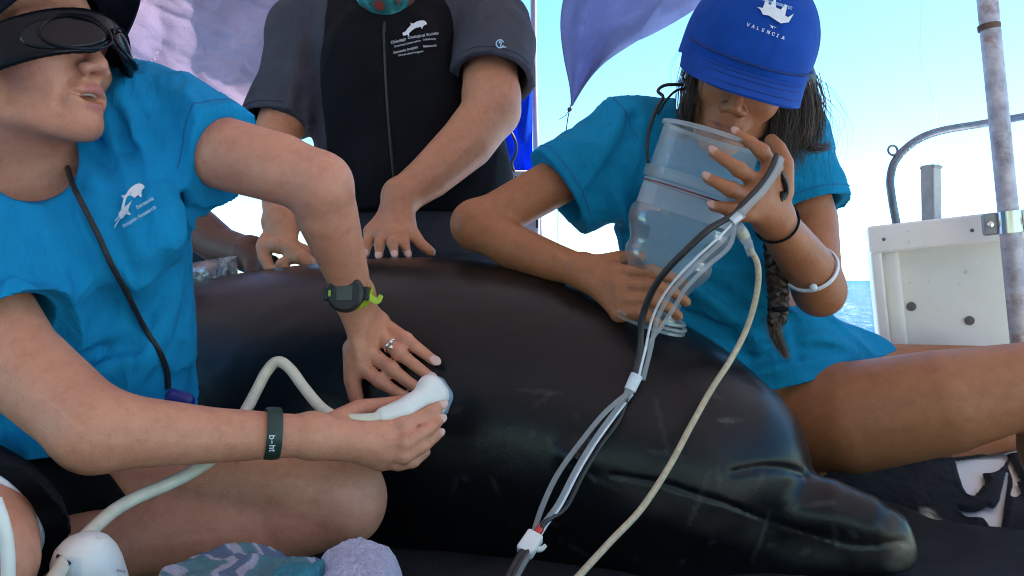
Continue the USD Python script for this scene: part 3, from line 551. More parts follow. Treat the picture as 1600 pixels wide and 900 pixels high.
# the tee
T = Field((-0.80, 0.62, 0.20), (-0.28, 1.17, 0.80), 0.0029)
T.chain(torsoA, 0.01, squash=(nA, 0.66))
T.chain([(W(10, 300, .96), .062), (W(140, 205, .99), .058), (shL, .062)], 0.03); T.chain([(W(10, 300, .96), .062), (shR, .06)], 0.03)
T.ell(W(205, 360, .93), (.06, .05, .07), k=.05); T.ell(W(20, 420, .88), (.07, .055, .08), k=.05)         # chest
T.chain([(shL, .064), (W(300, 218, .975), .060), (W(360, 243, .95), .0535)], 0.03)
T.chain([(W(230, 235, 1.0), .05), (W(318, 275, .965), .030)], 0.03)
T.chain([(shR, .064), (W(-20, 505, .83), .060), (W(25, 540, .82), .057)], 0.03)
dl, dr_ = nrm(W(440, 268, .925) - shL), nrm(elR - shR)
T.warp(lambda p: -0.010 * ridge(p, nrm([0.42, -.1, -0.85]), 15, 2.0, 3)**3 - 0.006 * ridge(p, nrm([0.2, -.1, -0.95]), 30, 4, 8)**3 + 0.006 * fbm(p, 7, 2, 5) + 0.003)
T.chain([(W(250, 300, .93), .006), (W(285, 420, .95), .005), (W(280, 540, .96), .004)], 0.03, 's')
def folds(F, L, k=.02):
    for a, b, r in L:
        p, q = F.trace(CAM, W(*a, 1) - CAM)[0], F.trace(CAM, W(*b, 1) - CAM)[0]
        ts = np.linspace(0, 1, 9); line = [p + (q - p) * t for t in ts]; line = [F.trace(CAM, x - CAM)[0] for x in line]
        bow = nrm(np.cross(q - p, FW)); line = [x + bow * .008 * math.sin(math.pi * t) for x, t in zip(line, ts)]
        F.chain([(x + FW * r * .35, r * (.35 + .65 * math.sin(math.pi * min(1, .12 + t)))) for x, t in zip(line, ts)], k)
        F.chain([(x + bow * r * 1.7 - FW * r * .45, r * .75 * math.sin(math.pi * min(1, .1 + t * .9))) for x, t in zip(line, ts)], k, 's')
folds(T, [((205, 130), (258, 300), .010), ((185, 150), (245, 380), .011), ((165, 190), (215, 400), .009), ((235, 400), (150, 560), .010), ((262, 470), (190, 620), .010), ((278, 330), (255, 520), .009), ((130, 240), (165, 330), .008), ((60, 420), (110, 560), .011), ((20, 450), (50, 620), .010), ((120, 600), (220, 560), .009)])
slL, slR = W(348, 240, .953), W(8, 520, .83)
T.cut(slL, dl, slL + dl * .06, .085); T.cut(slR, dr_, slR + dr_ * .07, .09)
T.cut(W(75, 713, .9), (0.02, 0, -1))
T.chain([(slL - dl * .010, .040), (slL + dl * .03, .0475)], 0.003, 's'); T.chain([(slR - dr_ * .05, .052), (slR + dr_ * .05, .0525)], 0.003, 's')
T.chain([(W(36, 160, .94), .056), (W(42, 240, .92), .0545), (W(50, 255, .86), .043)], 0.004, 's')
T.warp(lambda p: 0.0015 * np.exp(-(((p - slL) @ dl + .017) / .0022)**2), c=slL, rad=.09)
tm_ = T.mesh(1)
tee = obj('tee', tm_, M['tee'], ta)
nk = [T.trace(CAM, W(px, py, 1) - CAM)[0] for px, py in [(-6, 290), (28, 303), (62, 300), (84, 281), (98, 256), (106, 232)]]
obj('collar', tube([p + V(.001, -.002, 0) for p in nk], .0042, 8, 8), M['tee'], tee)
ring_seam(T, slL - dl * .016, dl, .11, tee, M['seam']); ring_seam(T, shL + dl * .012, nrm(dl + V(.1, 0, .12)), .13, tee, M['seam'], .0012)
# print on the chest
def pl(px, py, ang, s):
    c, n = math.cos(math.radians(ang)), math.sin(math.radians(ang))
    return lambda u, v: CAM + 0.55 * (W(px + s * (u * c + v * n), py + s * (u * n - v * c), 1) - CAM)
def print_at(F, polys, px, py, ang, s, parent, name, mat, step=None, off=.003):
    f = pl(px, py, ang, s); d = W(px, py, 1) - CAM
    return decal(polys, f, F, d, parent, name, mat, off, step)
print_at(T, [leaping_dolphin(1.0).buffer(.03)], 190, 327, -14, 36, tee, 'dolphin_emblem', M['ink_white'], .1)
print_at(T, [LineString([(0, 0), (.25, .14), (.4, .02), (.7, .2)]).buffer(.035), LineString([(-.15, -.3), (.15, -.05), (.5, .12)]).buffer(.03)], 180, 345, -20, 30, tee, 'wave_emblem', M['ink_pale'], .05)
print_at(T, letters('Sarasota', 7.5, True), 214, 327, -30, .72, tee, 'lettering', M['ink_pale'], 2.0)
print_at(T, letters('Dolphin Research', 8.0, True), 193, 356, -31, .66, tee, 'lettering', M['ink_pale'], 2.0)

# shorts with white piping
B_ = Field((-0.80, 0.60, 0.08), (-0.30, 1.15, 0.36), 0.0036)
B_.chain([(hipsA + V(-.1, 0, 0), .13), (hipsA + V(.03, 0, 0), .125)], 0.02, squash=((0, 0, 1), .8))
B_.chain([(W(0, 800, .965), .096), (W(180, 778, .965), .082), (W(300, 765, .96), .073)], 0.02)
B_.chain([(W(-110, 800, .93), .096), (W(-50, 832, .76), .075), (W(-35, 850, .70), .068)], 0.02)
B_.cut(W(205, 780, .96), nrm(W(300, 700, .96) - W(120, 690, .9) + V(0, 0, .1)), W(300, 770, .96), .15); cR_ = W(-40, 835, .745); dR_ = nrm(V(.03, -1, -.25)); B_.cut(cR_, dR_, cR_ + dR_ * .08, .12)
B_.warp(lambda p: -0.004 * ridge(p, nrm([1, -.2, -.3]), 25, 4, 6)**2)
sh = obj('shorts', B_.mesh(1), M['black'], ta)
pp_ = [W(-12, 742, .74), W(12, 757, .735), W(38, 783, .73), W(58, 815, .73), W(66, 838, .735), W(60, 858, .74), W(48, 872, .75)]
obj('piping', tube([B_.trace(CAM, p - CAM)[0] + V(0, -.004, 0) for p in pp_], .0045, 8, 8), M['ink_white'], sh)

# cap
capm = thing if False else None
Lc, cc, cr_ = cap_parts(oA, RA @ frame((-.46, 0, 1), (1, 0, .46)), ta, M['navy'], 0.0, 1.0, brim=.075)
# wraparound sunglasses: a curved dark frame with bulging lenses
G = Field(oA - .17, oA + .17, 0.0023)
RA0 = RA; RA = RA0 @ frame((-.20, 0, 1), (1, 0, .20)); oG = oA; oA = oA + RA0 @ V(0, 0, -.0285)
c0 = LA(0.004, 0, 0.004)
G.ell(c0, (0.116, 0.087, .20), RA, 0, 'u'); G.shell(.0075)
G.cut(LA(0, 0, .0200), RA @ nrm([-.10, 0, 1]), k=.006); G.cut(LA(0, 0, -.0295), RA @ nrm([0.02, 0, -1]), k=.006); G.cut(LA(-.03, 0, 0), RA @ V(-1, 0, 0))
G.ell(LA(.118, 0, -.040), (.022, .016, .024), RA, .012, 's')
gm = obj('sunglasses', G.mesh(1), M['lens_frame'], ta)
for s in (1, -1):
    Ln = Field(oA - .17, oA + .17, 0.0023)
    Ln.ell(c0, (0.1185, 0.0895, .2), RA, 0); Ln.shell(.006)
    cl = LA(.102, s * .040, -.003)
    K = Field(oA - .17, oA + .17, 0.0023); K.ell(cl, (.040, .042, .0190), RA, 0); Ln.f = np.maximum(Ln.f, K.f)
    obj('lens', Ln.mesh(1), M['lens'], gm)
    rim = [c0 + RA @ V(.1190 * math.cos(a), .0900 * math.sin(a), z) for a, z in [(s * (.40 + .38 * math.cos(t)), -.007 + .0195 * math.sin(t)) for t in np.linspace(0, 2 * np.pi, 25)]]
    obj('lens_rim', tube(rim, .0017, 6, 2), M['steel'] if False else M['lens_frame'], gm)
RA, oA = RA0, oG
# watch, ring and rubber band
dW = nrm(W(546, 430, 1.01) - wrL); cW = W(547, 458, 1.022)
w = obj('wristwatch', join(ring_on(cW, dW, .0285, .0016, 5.0, .86, (1, 0, 0))), M['lime'], ta)
fd = nrm(V(-0.12, -1, 0.12)); fR = frame(fd, (1, 0, 0)); wc = W(541, 459, .9935)
obj('case', lathe([(0, 0), (.0225, 0), (.024, .003), (.0235, .0075), (.020, .010), (.0175, .0098), (.017, .009), (0, .009)], wc - fd * .002, fd, 40), M['black_rubber'], w)
obj('dial', rbox((.020, .018, .002), wc + fd * .0075, fR, .0008), plain('watch_dial', (.055, .065, .06), .3, .1), w)
obj('button', rbox((.003, .008, .004), wc + fR @ V(-.0185, 0, .0085), fR, .001), M['lime'], w)
for sx in (-1, 1): obj('lug', rbox((.010, .017, .006), wc + fR @ V(sx * .0245, 0, .0), fR, .002), M['black_rubber'], w)
obj('strap_tail', tube([W(566, 456, 1.00), W(580, 466, 1.003), W(590, 470, 1.008), W(596, 461, 1.01)], [.004, .0045, .004, .003], 8, 6, flat=.35), M['lime'], w)
rg = obj('ring', ring_on(kn[1] * .35 + ch[1][0] * .65, nrm(ch[1][0] - kn[1]), .0104, .0014, 1.6), M['steel'], ta)
for dx in (-.0035, .0035):
    st = trimesh.creation.icosphere(2, .0035); st.apply_translation(W(614, 561, 1) * 0 + (kn[1] * .35 + ch[1][0] * .65) + V(0.001, -.0115, .003 + dx)); obj('stone', st, M['steel'], rg, smooth=True)
dB = nrm(wrR - W(330, 680, .825)); cB = W(425, 677, .846)
bd = obj('wristband', ring_on(cB, dB, .0262, .0016, 5.2, 1.0), M['green_band'], ta)
BF = Field(cB - .05, cB + .05, .002); BF.chain([(cB - dB * .02, .0282), (cB + dB * .02, .0282)], 0)
print_at(BF, letters('b-ht', 9.0, True), 421, 679, 90, 1.0, bd, 'lettering', M['ink_white'], 2.0, .001)
# black neck cord
lc = [(104, 246), (118, 290), (138, 330), (158, 370), (176, 410), (200, 455), (228, 510), (252, 548), (264, 580), (266, 606)]
obj('neck_cord', tube([T.trace(CAM, W(x, y, 1) - CAM)[0] + V(0.001, -.007, 0) for x, y in lc], .0032, 8, 6), M['black_rubber'], ta)
obj('cord_pouch', rbox((.034, .014, .020), W(281, 624, .93), frame((.3, .2, .9), (1, 0, -.45)), .008), M['blue_bag'], ta)

# ------------------------------------------------------------------ the man standing behind, his head above the picture
tc = thing('person', W(640, 420, 1.72) * [1, 1, 0] + [0, 0, MATZ], 'person in grey shirt and black vest behind the dolphin, palms pressed on its back', 'person')
nC = nrm([0.05, -0.93, -0.25])
chC = [(W(612, 20, 1.72), .165), (W(620, 120, 1.68), .188), (W(640, 240, 1.64), .186), (W(655, 345, 1.62), .185), (W(655, 420, 1.64), .19)]
sLc, eLc, wLc = W(752, 38, 1.66), W(768, 172, 1.50), W(627, 308, 1.395)
sRc, eRc, wRc = W(478, 52, 1.70), W(432, 215, 1.58), W(440, 348, 1.455)
C = Field((-0.62, 1.28, 0.08), (0.10, 1.98, 1.32), 0.0042)
C.chain([(p, r - .02) for p, r in chC], .01, squash=(nC, .62))
C.chain([(sLc, .052), (W(766, 110, 1.56), .054), (eLc, .0535)], .02)
C.chain([(W(768, 150, 1.52), .054), (eLc, .052), (W(730, 222, 1.46), .050), (W(672, 275, 1.42), .040), (wLc, .0315)], .012)
C.chain([(sRc, .052), (W(445, 180, 1.61), .048), (eRc, .045), (W(440, 290, 1.50), .039), (wRc, .0315)], .015)
C.chain([(W(610, -10, 1.74), .062), (W(606, -70, 1.73), .060)], .03)
RC = frame(nrm([0, -.25, 1]), [0.02, -1, -.3]); head(C, W(606, -135, 1.71), RC, 1.05)
# kneeling thighs and shins behind the dolphin
for x in (590, 725): C.chain([(W(x, 420, 1.65), .085), (W(x, 640, 1.60), .06), (W(x, 660, 1.90), .045)], .02)
d0 = 1.335
knC = [W(580, 362, 1.365), W(596, 366, 1.35), W(614, 367, 1.34), W(631, 364, 1.345)]
chCl = [[W(574, 380, 1.345), W(571, 398, 1.33)], [W(593, 382, 1.325), W(592, 401, 1.315)], [W(613, 380, 1.315), W(617, 399, 1.305)], [W(631, 380, 1.33), W(638, 399, 1.32)]]
hand(C, wLc, .031, knC, chCl, [W(642, 360, 1.36), W(656, 380, 1.345), W(673, 394, 1.335)], W(634, 330, 1.375), .0105, .0135)
knR = [W(412, 384, 1.42), W(436, 384, 1.405), W(455, 390, 1.40), W(462, 400, 1.395)]
chR = [[W(450, 378, 1.415), W(475, 388, 1.41), W(494, 396, 1.405)], [W(462, 390, 1.395), W(480, 401, 1.39), W(494, 412, 1.385)], [W(466, 404, 1.385), W(480, 413, 1.385), W(490, 419, 1.385)], [W(440, 412, 1.39), W(452, 424, 1.385), W(459, 431, 1.38)]]
hand(C, wRc, .031, knR, chR, [W(412, 400, 1.41), W(424, 424, 1.395), W(436, 434, 1.39)], W(418, 376, 1.435), .0105, .013)
cm = C.mesh(1)
sp_ = [(c[-1], .012, (0.50, 0.24, 0.19), .6) for c in chCl + chR]
obj('body', cm, M['skin'], tc, paint=skin_paint(cm.vertices, MANS, sp_ + [(eLc, .07, (0.44, 0.21, 0.145), .6)]))
for c in chCl:
    d = nrm(c[-1] - c[-2]); un = nrm(V(0, -1, .6)); nail(c[-1] + un * .0055, d, un, tc, M['nail'], .0058, .0078)
for c in chR[:3]:
    d = nrm(c[-1] - c[-2]); un = nrm(V(.1, -1, .5)); nail(c[-1] + un * .0055, d, un, tc, M['nail_tan'], .0055, .0078)
T = Field((-0.64, 1.40, 0.52), (0.11, 1.98, 1.10), 0.0042)
T.chain(chC, .01, squash=(nC, .62))
T.chain([(W(600, -5, 1.74), .09), (sLc, .070)], .03); T.chain([(W(600, -5, 1.74), .09), (sRc, .068)], .03)
eS = W(768, 128, 1.54); T.chain([(sLc, .078), (W(772, 70, 1.60), .079), (eS, .080), (W(770, 160, 1.51), .081)], .03)
T.chain([(W(790, 40, 1.66), .045), (W(812, 135, 1.62), .018)], .03)
eT = W(430, 185, 1.61); T.chain([(sRc, .072), (W(455, 130, 1.65), .066), (eT, .062), (W(424, 215, 1.58), .060)], .03)
T.warp(lambda p: -.006 * ridge(p, nrm([.5, .1, .8]), 14, 2.5, 4)**3 + .006 * fbm(p, 6, 2, 1))
for a, b, r in (((800, 40, 1.56), (742, 110, 1.52), .008), ((806, 70, 1.55), (752, 130, 1.50), .008), ((470, 60, 1.60), (450, 180, 1.55), .010), ((488, 80, 1.62), (478, 190, 1.58), .009)): T.chain([(W(*a), r * .5), ((W(*a) + W(*b)) / 2, r), (W(*b), r * .4)], .03)
dS = nrm(W(766, 160, 1.50) - W(758, 40, 1.62)); dT = nrm(eRc - sRc)
cS = W(770, 122, 1.53); nS = nrm(V(-.12, -.45, -1)); T.cut(cS, nS, cS + nS * .1, .16)
cT = W(424, 197, 1.6); T.cut(cT, dT, cT + dT * .08, .11)
T.chain([(W(771, 92, 1.575), .062), (W(769, 150, 1.505), .068), (W(768, 200, 1.45), .070)], .003, 's'); T.chain([(cT - dT * .05, .054), (cT + dT * .04, .055)], .003, 's')
T.chain([(W(606, -12, 1.62), .06), (W(606, -60, 1.72), .068)], .004, 's')
shc = obj('shirt', T.mesh(1), M['grey_tee'], tc)
pC = [LineString([(.95, .75), (.7, .98), (.35, .95), (.12, .7), (.12, .35), (.35, .06), (.7, .04), (.95, .25)]).buffer(.075), LineString([(.45, .62), (.55, .8), (.72, .62), (.62, .25), (.75, .12), (1.25, .12)]).buffer(.07)]
ring_seam(T, cS - nS * .014, nS, .14, shc, M['slate']); ring_seam(T, cT - dT * .014, dT, .14, shc, M['slate'])
print_at(T, pC, 774, 75, 0, 13, shc, 'sleeve_emblem', M['ink_pale'], .1, .004)
# vest
Vt_ = Field((-0.44, 1.34, 0.50), (0.06, 1.98, 1.10), 0.0042)
Vt_.chain([(p, r + .012) for p, r in chC[:4]], .01, squash=(nC, .63)); Vt_.chain([(W(640, 350, 1.62), .198), (W(640, 380, 1.62), .2)], .01, squash=(nC, .66))
Vt_.ell(W(600, 120, 1.55), (.12, .04, .13), k=.05)
Vt_.warp(lambda p: -.004 * ridge(p, nrm([.3, 0, 1]), 14, 3, 9)**2 + .004 * fbm(p, 9, 2, 3))
Vt_.cut(W(0, 344, 1.6), (0, -.1, -1))
for s, c in ((1, sLc), (-1, sRc)):
    Vt_.chain([(c + V(.035 * s, -.30, .10), .105), (c + V(.035 * s, .3, .10), .105)], .01, 's')
    Vt_.chain([(c + V(.06 * s, -.30, -.07), .095), (c + V(.06 * s, .3, -.07), .095)], .03, 's')
Vt_.cut(W(497, 250, 1.5), nrm([-1, .15, -.06])); 
vm = obj('vest', Vt_.mesh(1), M['vest'], tc)
zp = [Vt_.trace(CAM, W(x, y, 1) - CAM)[0] + V(0, -.002, 0) for x, y in [(600, 40), (602, 100), (606, 170), (612, 240), (618, 300), (622, 335)]]
obj('zip', tube(zp, .003, 6, 6, flat=.5), M['black_rubber'], vm); obj('zip_pull', rbox((.005, .003, .022), zp[0] + V(0.002, -.004, -.005), None, .001), M['slate'], vm)
print_at(Vt_, [leaping_dolphin(1.0)], 634, 48, 14, 25, vm, 'dolphin_emblem', M['ink_white'], .1, .004)
for x, y, a, txt, h, k in ((611, 69, -15, 'Chicago', 6.2, .74), (637, 61, -9, 'Zoological Society', 6.2, .66), (616, 74, -13, 'Inspiring Conservation', 4.6, .62), (661, 63, -3, 'Leadership', 4.6, .62), (615, 84, -13, 'Sarasota Dolphin', 5.6, .64), (661, 74, -4, 'Research', 5.6, .62), (622, 88, -10, 'Conservation Program', 4.2, .66)):
    print_at(Vt_, letters(txt, h), x, y, a, k, vm, 'lettering', M['ink_white'], 3.0, .004)
# patterned neck gaiter
NG = Field(W(600, -40, 1.62) - .18, W(600, 0, 1.62) + .16, .004)
NG.chain([(W(604, -4, 1.655), .074), (W(604, -70, 1.71), .068)], .01); NG.ell(W(602, -12, 1.545), (.052, .05, .034), k=.04); NG.chain([(W(603, -14, 1.60), .06), (W(602, -10, 1.53), .038)], .03)
NG.warp(lambda p: -.006 * ridge(p, nrm([1, 0, .3]), 16, 4, 2)**2); NG.shell(.006); NG.chain([(W(606, -60, 1.70), .058), (W(606, -200, 1.7), .06)], .003, 's')
M['gaiter'] = mk('patterned_gaiter', {'g': ('geometry', {}), 'v': ('voronoi_texture', {'scale': 26.0, 'feature': 'f1'}), 'r': ('rgb_ramp', {'ramp': [(0.0, (0.30, 0.03, 0.02)), (0.28, (0.22, 0.035, 0.03)), (0.36, (0.01, 0.10, 0.10)), (0.6, (0.02, 0.20, 0.20)), (0.75, (0.10, 0.42, 0.45))]}), 'p': ('principled_bsdf', {'roughness': .85})}, [('g.position', 'v.vector'), ('v.distance', 'r.fac'), ('r.color', 'p.base_color')])
obj('neck_gaiter', NG.mesh(1), M['gaiter'], tc)
K = Field((-0.42, 1.36, 0.30), (0.06, 1.98, 0.70), .005)
K.chain([(W(650, 330, 1.64), .192), (W(652, 430, 1.65), .195)], .01, squash=(nC, .66))
for x in (590, 725): K.chain([(W(x, 400, 1.65), .10), (W(x, 520, 1.63), .088)], .02)
K.warp(lambda p: -.005 * ridge(p, nrm([.3, 0, 1]), 14, 3, 9)**2)
obj('shorts', K.mesh(1), M['slate'], tc)

# ------------------------------------------------------------------ the person kneeling behind the woman on the left: an arm reaching in
td = thing('person', W(200, 700, 1.62) * [1, 1, 0] + [0, 0, MATZ], 'person mostly hidden behind the seated woman, one dark tanned forearm reaching to the dolphin', 'person')
E_ = Field((-1.02, 1.30, 0.08), (-0.40, 1.86, 0.90), .0048)
wD = W(392, 398, 1.475)
E_.chain([(W(120, 260, 1.66), .05), (W(255, 325, 1.60), .046), (W(300, 350, 1.56), .043), (W(345, 385, 1.52), .037), (wD, .031)], .015)
knD = [W(412, 400, 1.45), W(418, 412, 1.44), W(418, 424, 1.435), W(408, 430, 1.435)]
hand(E_, wD, .031, knD, [[W(428, 408, 1.44), W(440, 418, 1.43)], [W(432, 422, 1.43), W(444, 430, 1.425)], [W(430, 432, 1.43), W(440, 440, 1.425)], [W(418, 438, 1.43), W(428, 446, 1.425)]], [W(392, 428, 1.44), W(388, 438, 1.43), W(380, 444, 1.425)], W(395, 410, 1.45), .0105, .013)
E_.chain([(W(110, 260, 1.70), .10), (W(100, 480, 1.74), .13)], .02, squash=((0, 1, 0), .7))
RD = frame(nrm([.3, -.3, .9]), [.8, -.5, -.4]); head(E_, W(80, 175, 1.62), RD, 1.0)
E_.chain([(W(90, 235, 1.67), .055), (W(80, 195, 1.64), .05)], .03)
E_.chain([(W(100, 560, 1.72), .09), (W(180, 720, 1.60), .065), (W(100, 740, 1.75), .05)], .02)
em_ = E_.mesh(1); obj('body', em_, M['skin'], td, paint=skin_paint(em_.vertices, DARK))
P_ = Field((-1.04, 1.36, 0.08), (-0.40, 1.90, 0.74), .006)
P_.chain([(W(110, 240, 1.70), .115), (W(100, 480, 1.74), .15), (W(100, 560, 1.74), .15)], .02, squash=((0, 1, 0), .75)); P_.chain([(W(130, 262, 1.66), .065), (W(180, 290, 1.64), .062)], .03)
obj('shirt', P_.mesh(1), M['black'], td)
P2 = Field((-1.04, 1.30, 0.08), (-0.36, 1.90, 0.56), .006)
P2.chain([(W(100, 540, 1.72), .13), (W(180, 660, 1.62), .10)], .02); P2.chain([(W(230, 380, 1.72), .06), (W(330, 420, 1.66), .05)], .03)
obj('trousers', P2.mesh(1), M['slate'], td)
# crumpled silver foil bag on the dolphin's back behind the woman
g = np.linspace(0, 1, 40); U, Vv = np.meshgrid(g, g, indexing='ij')
sb = np.zeros(U.shape + (3,)); cen = W(318, 446, 1.40)
ax1, ax2 = nrm(W(362, 446, 1.39) - W(270, 462, 1.41)), nrm([.1, -.25, 1])
bump_ = 1 - (2 * U - 1)**4; bump_ = bump_ * (1 - (2 * Vv - 1)**4)
base = cen + (U - .5)[..., None] * .13 * ax1 + (Vv - .5)[..., None] * .085 * ax2
nn_ = np.cross(ax1, ax2); nn_ = nn_ * np.sign(nn_ @ V(0, -1, .3))
f1 = base + ((.016 + .03 * (fbm(base.reshape(-1, 3), 30, 3, 2).reshape(U.shape) + .1)) * bump_)[..., None] * nn_
obj('foil_bag', cloth(f1, .004), mk('silver_foil', {'g': ('geometry', {}), 'n': ('noise_texture', {'scale': 40.0, 'detail': 5.0, 'distortion': 1.0}), 'b': ('bump', {'strength': .8, 'distance': .01}), 'r': ('rgb_ramp', {'ramp': [(0.35, (0.10, 0.09, 0.12)), (0.55, (0.30, 0.26, 0.24)), (0.7, (0.45, 0.50, 0.75))]}), 'p': ('principled_bsdf', {'roughness': .3, 'metallic': .6})}, [('g.position', 'n.vector'), ('n.fac', 'b.height'), ('n.fac', 'r.fac'), ('r.color', 'p.base_color'), ('b.normal', 'p.normal')]), label='crumpled shiny silver bag on the dolphin behind the tee of the seated woman', cat='bag', smooth=60)

# ------------------------------------------------------------------ the woman on the right with the jar
tb = thing('person', W(1190, 690, 1.35) * [1, 1, 0] + [0, 0, MATZ], 'person in teal tee and blue baseball cap with a braid, leaning over a clear jar', 'person')
nB = nrm([-0.25, -0.93, 0.05])
torsoB = [(W(1105, 270, 1.31), .135), (W(1100, 370, 1.33), .138), (W(1120, 480, 1.35), .142), (W(1165, 590, 1.36), .165), (W(1190, 640, 1.37), .17)]
sR, eR, wR = W(985, 212, 1.30), W(748, 352, 1.24), W(912, 424, 1.135)
sL, eL, wL = W(1226, 222, 1.31), W(1278, 448, 1.215), W(1207, 338, 1.05)
RB = frame(nrm([0.24, -.46, .85]), [-0.27, -.86, -.43])
oB = W(1146, 172, 1.095) - RB @ V(.1185, 0, -.036)
S = Field((-0.10, 0.93, 0.05), (0.93, 1.62, 0.86), 0.0032)
S.chain([(p, r - .026) for p, r in torsoB], .01, squash=(nB, .66))
S.chain([(W(1100, 230, 1.31), .05), (sR, .042)], .03); S.chain([(W(1110, 230, 1.31), .05), (sL, .042)], .03)
S.chain([(sR, .045), (W(880, 278, 1.27), .0385), (eR, .0355)], .02)
S.chain([(eR, .0355), (W(800, 385, 1.215), .0345), (W(860, 408, 1.17), .0285), (wR, .0225)], .012); S.ell(W(738, 350, 1.245), (.026, .026, .027), k=.03)
S.chain([(sL, .045), (W(1270, 345, 1.27), .038), (eL, .035)], .02)
S.chain([(eL, .035), (W(1262, 415, 1.17), .0365), (W(1232, 375, 1.10), .030), (wL, .0235)], .012); S.ell(W(1284, 462, 1.21), (.026, .026, .026), k=.03)
head(S, oB, RB, .97)
S.chain([(oB + RB @ V(-.03, 0, -.07), .047), (W(1110, 220, 1.30), .052)], .03)
# thighs, shins: the near knee is up at the picture's edge
S.chain([(W(1215, 640, 1.36), .10), (W(1330, 652, 1.26), .087), (W(1470, 628, 1.20), .078), (W(1610, 598, 1.17), .060), (W(1650, 590, 1.165), .056)], .012)
S.chain([(W(1655, 600, 1.165), .055), (W(1655, 700, 1.18), .054), (W(1690, 860, 1.20), .035)], .02)
S.chain([(W(1260, 630, 1.45), .09), (W(1400, 600, 1.50), .075), (W(1600, 590, 1.55), .06)], .012)
S.chain([(W(1640, 610, 1.52), .05), (W(1570, 665, 1.47), .048), (W(1450, 690, 1.44), .04)], .02)
# right hand round the jar's foot
knB = [W(962, 424, 1.097), W(972, 446, 1.084), W(975, 468, 1.077), W(968, 490, 1.080)]
chB = [[W(1018, 424, 1.052), W(1046, 432, 1.044), W(1068, 443, 1.067)], [W(1026, 448, 1.037), W(1052, 456, 1.034), W(1072, 472, 1.062)], [W(1022, 470, 1.034), W(1044, 480, 1.032), W(1060, 494, 1.057)], [W(1004, 490, 1.042), W(1020, 500, 1.034), W(1030, 508, 1.042)]]
hand(S, wR, .0225, knB, chB, [W(965, 405, 1.12), W(1000, 400, 1.14)], W(930, 415, 1.12), .0105, .0125)
# left hand on the jar's side, fingers spread across the front
knL = [W(1207, 262, 1.005), W(1187, 287, .992), W(1172, 306, .990), W(1162, 331, .998)]
chL = [[W(1190, 236, .992), W(1170, 220, .998), W(1150, 209, 1.010)], [W(1155, 265, .972), W(1133, 250, .972), W(1115, 239, .980)], [W(1142, 296, .970), W(1122, 286, .970), W(1106, 279, .976)], [W(1142, 328, .980), W(1128, 324, .978), W(1114, 322, .982)]]
hand(S, wL, .0235, knL, chL, [W(1226, 256, 1.03), W(1216, 232, 1.045), W(1205, 219, 1.055)], W(1222, 300, 1.035), .0105, .0125)
bm = S.mesh(1)
LB = lambda *p: oB + RB @ (np.array(p) * .97)
spB = [(c[-1], .011, (0.42, 0.21, 0.15), .7) for c in chB + chL] + [(q, .015, (0.22, 0.095, 0.055), .5) for q in knB + knL + [c[0] for c in chB + chL]] + [(LB(.097, y, -.07), .013, (0.26, 0.10, 0.09), .8) for y in (-.01, .01)]
obj('body', bm, M['skin'], tb, paint=skin_paint(bm.vertices, TAN, spB))
for c in chL:
    d = nrm(c[-1] - c[-2]); upn = nrm(V(0, -1, .25)); nail(c[-1] + d * .002 + upn * .0055, d, upn, tb, M['nail_tan'], .0055, .0075)
# tee
T = Field((0.0, 1.10, 0.22), (0.66, 1.62, 0.76), .0032)
T.chain(torsoB, .01, squash=(nB, .66))
T.chain([(W(1095, 228, 1.31), .062), (sR, .056)], .03); T.chain([(W(1105, 228, 1.31), .062), (sL, .056)], .03)
T.chain([(sR, .060), (W(925, 255, 1.285), .062), (W(855, 300, 1.265), .064)], .03); T.chain([(W(985, 270, 1.30), .05), (W(915, 325, 1.28), .030)], .03)
T.chain([(sL, .060), (W(1258, 300, 1.29), .056), (W(1270, 345, 1.27), .055)], .03)
T.chain([(W(1210, 580, 1.36), .10), (W(1330, 585, 1.40), .075)], .04)
T.warp(lambda p: -.007 * ridge(p, nrm([.75, 0, -.5]), 15, 3, 3)**3 - .004 * ridge(p, nrm([.9, 0, -.2]), 26, 4, 8)**3 + .006 * fbm(p, 7, 2, 5))
folds(T, [((975, 180), (905, 300), .008), ((1005, 200), (955, 340), .010), ((1120, 565), (1290, 530), .010), ((1150, 590), (1320, 562), .009), ((1130, 540), (1250, 490), .010), ((1070, 440), (1190, 540), .010), ((1060, 500), (1160, 570), .009), ((1200, 470), (1235, 560), .008), ((960, 300), (985, 420), .009), ((1240, 520), (1330, 545), .008)], .018)
dR_ = nrm(nrm(eR - sR) + V(-.1, 0, -.12)); dL_ = nrm(W(1270, 345, 1.27) - sL)
cR2 = W(868, 292, 1.265); T.cut(cR2, dR_, cR2 + dR_ * .08, .12); cL2 = W(1265, 326, 1.275); T.cut(cL2, dL_, cL2 + dL_ * .08, .1)
T.cut(W(1270, 588, 1.3), nrm([.25, -.1, -1]))
T.chain([(cR2 - dR_ * .05 + V(.01, 0, -.01), .049), (cR2 + dR_ * .04 + V(.0, 0, -.012), .054)], .003, 's'); T.chain([(cL2 - dL_ * .05, .048), (cL2 + dL_ * .04, .050)], .003, 's')
T.chain([(W(1110, 180, 1.26), .056), (W(1108, 150, 1.32), .06)], .004, 's')
teeB = obj('tee', T.mesh(1), M['tee_dark'], tb)
ring_seam(T, cR2 - dR_ * .014, dR_, .13, teeB, M['seam']); ring_seam(T, cL2 - dL_ * .014, dL_, .13, teeB, M['seam']); ring_seam(T, sR + dR_ * .02, nrm(dR_ + V(-.1, 0, .2)), .14, teeB, M['seam'], .0011)
SHB = Field((0.30, 1.16, 0.10), (0.78, 1.66, 0.42), .005)
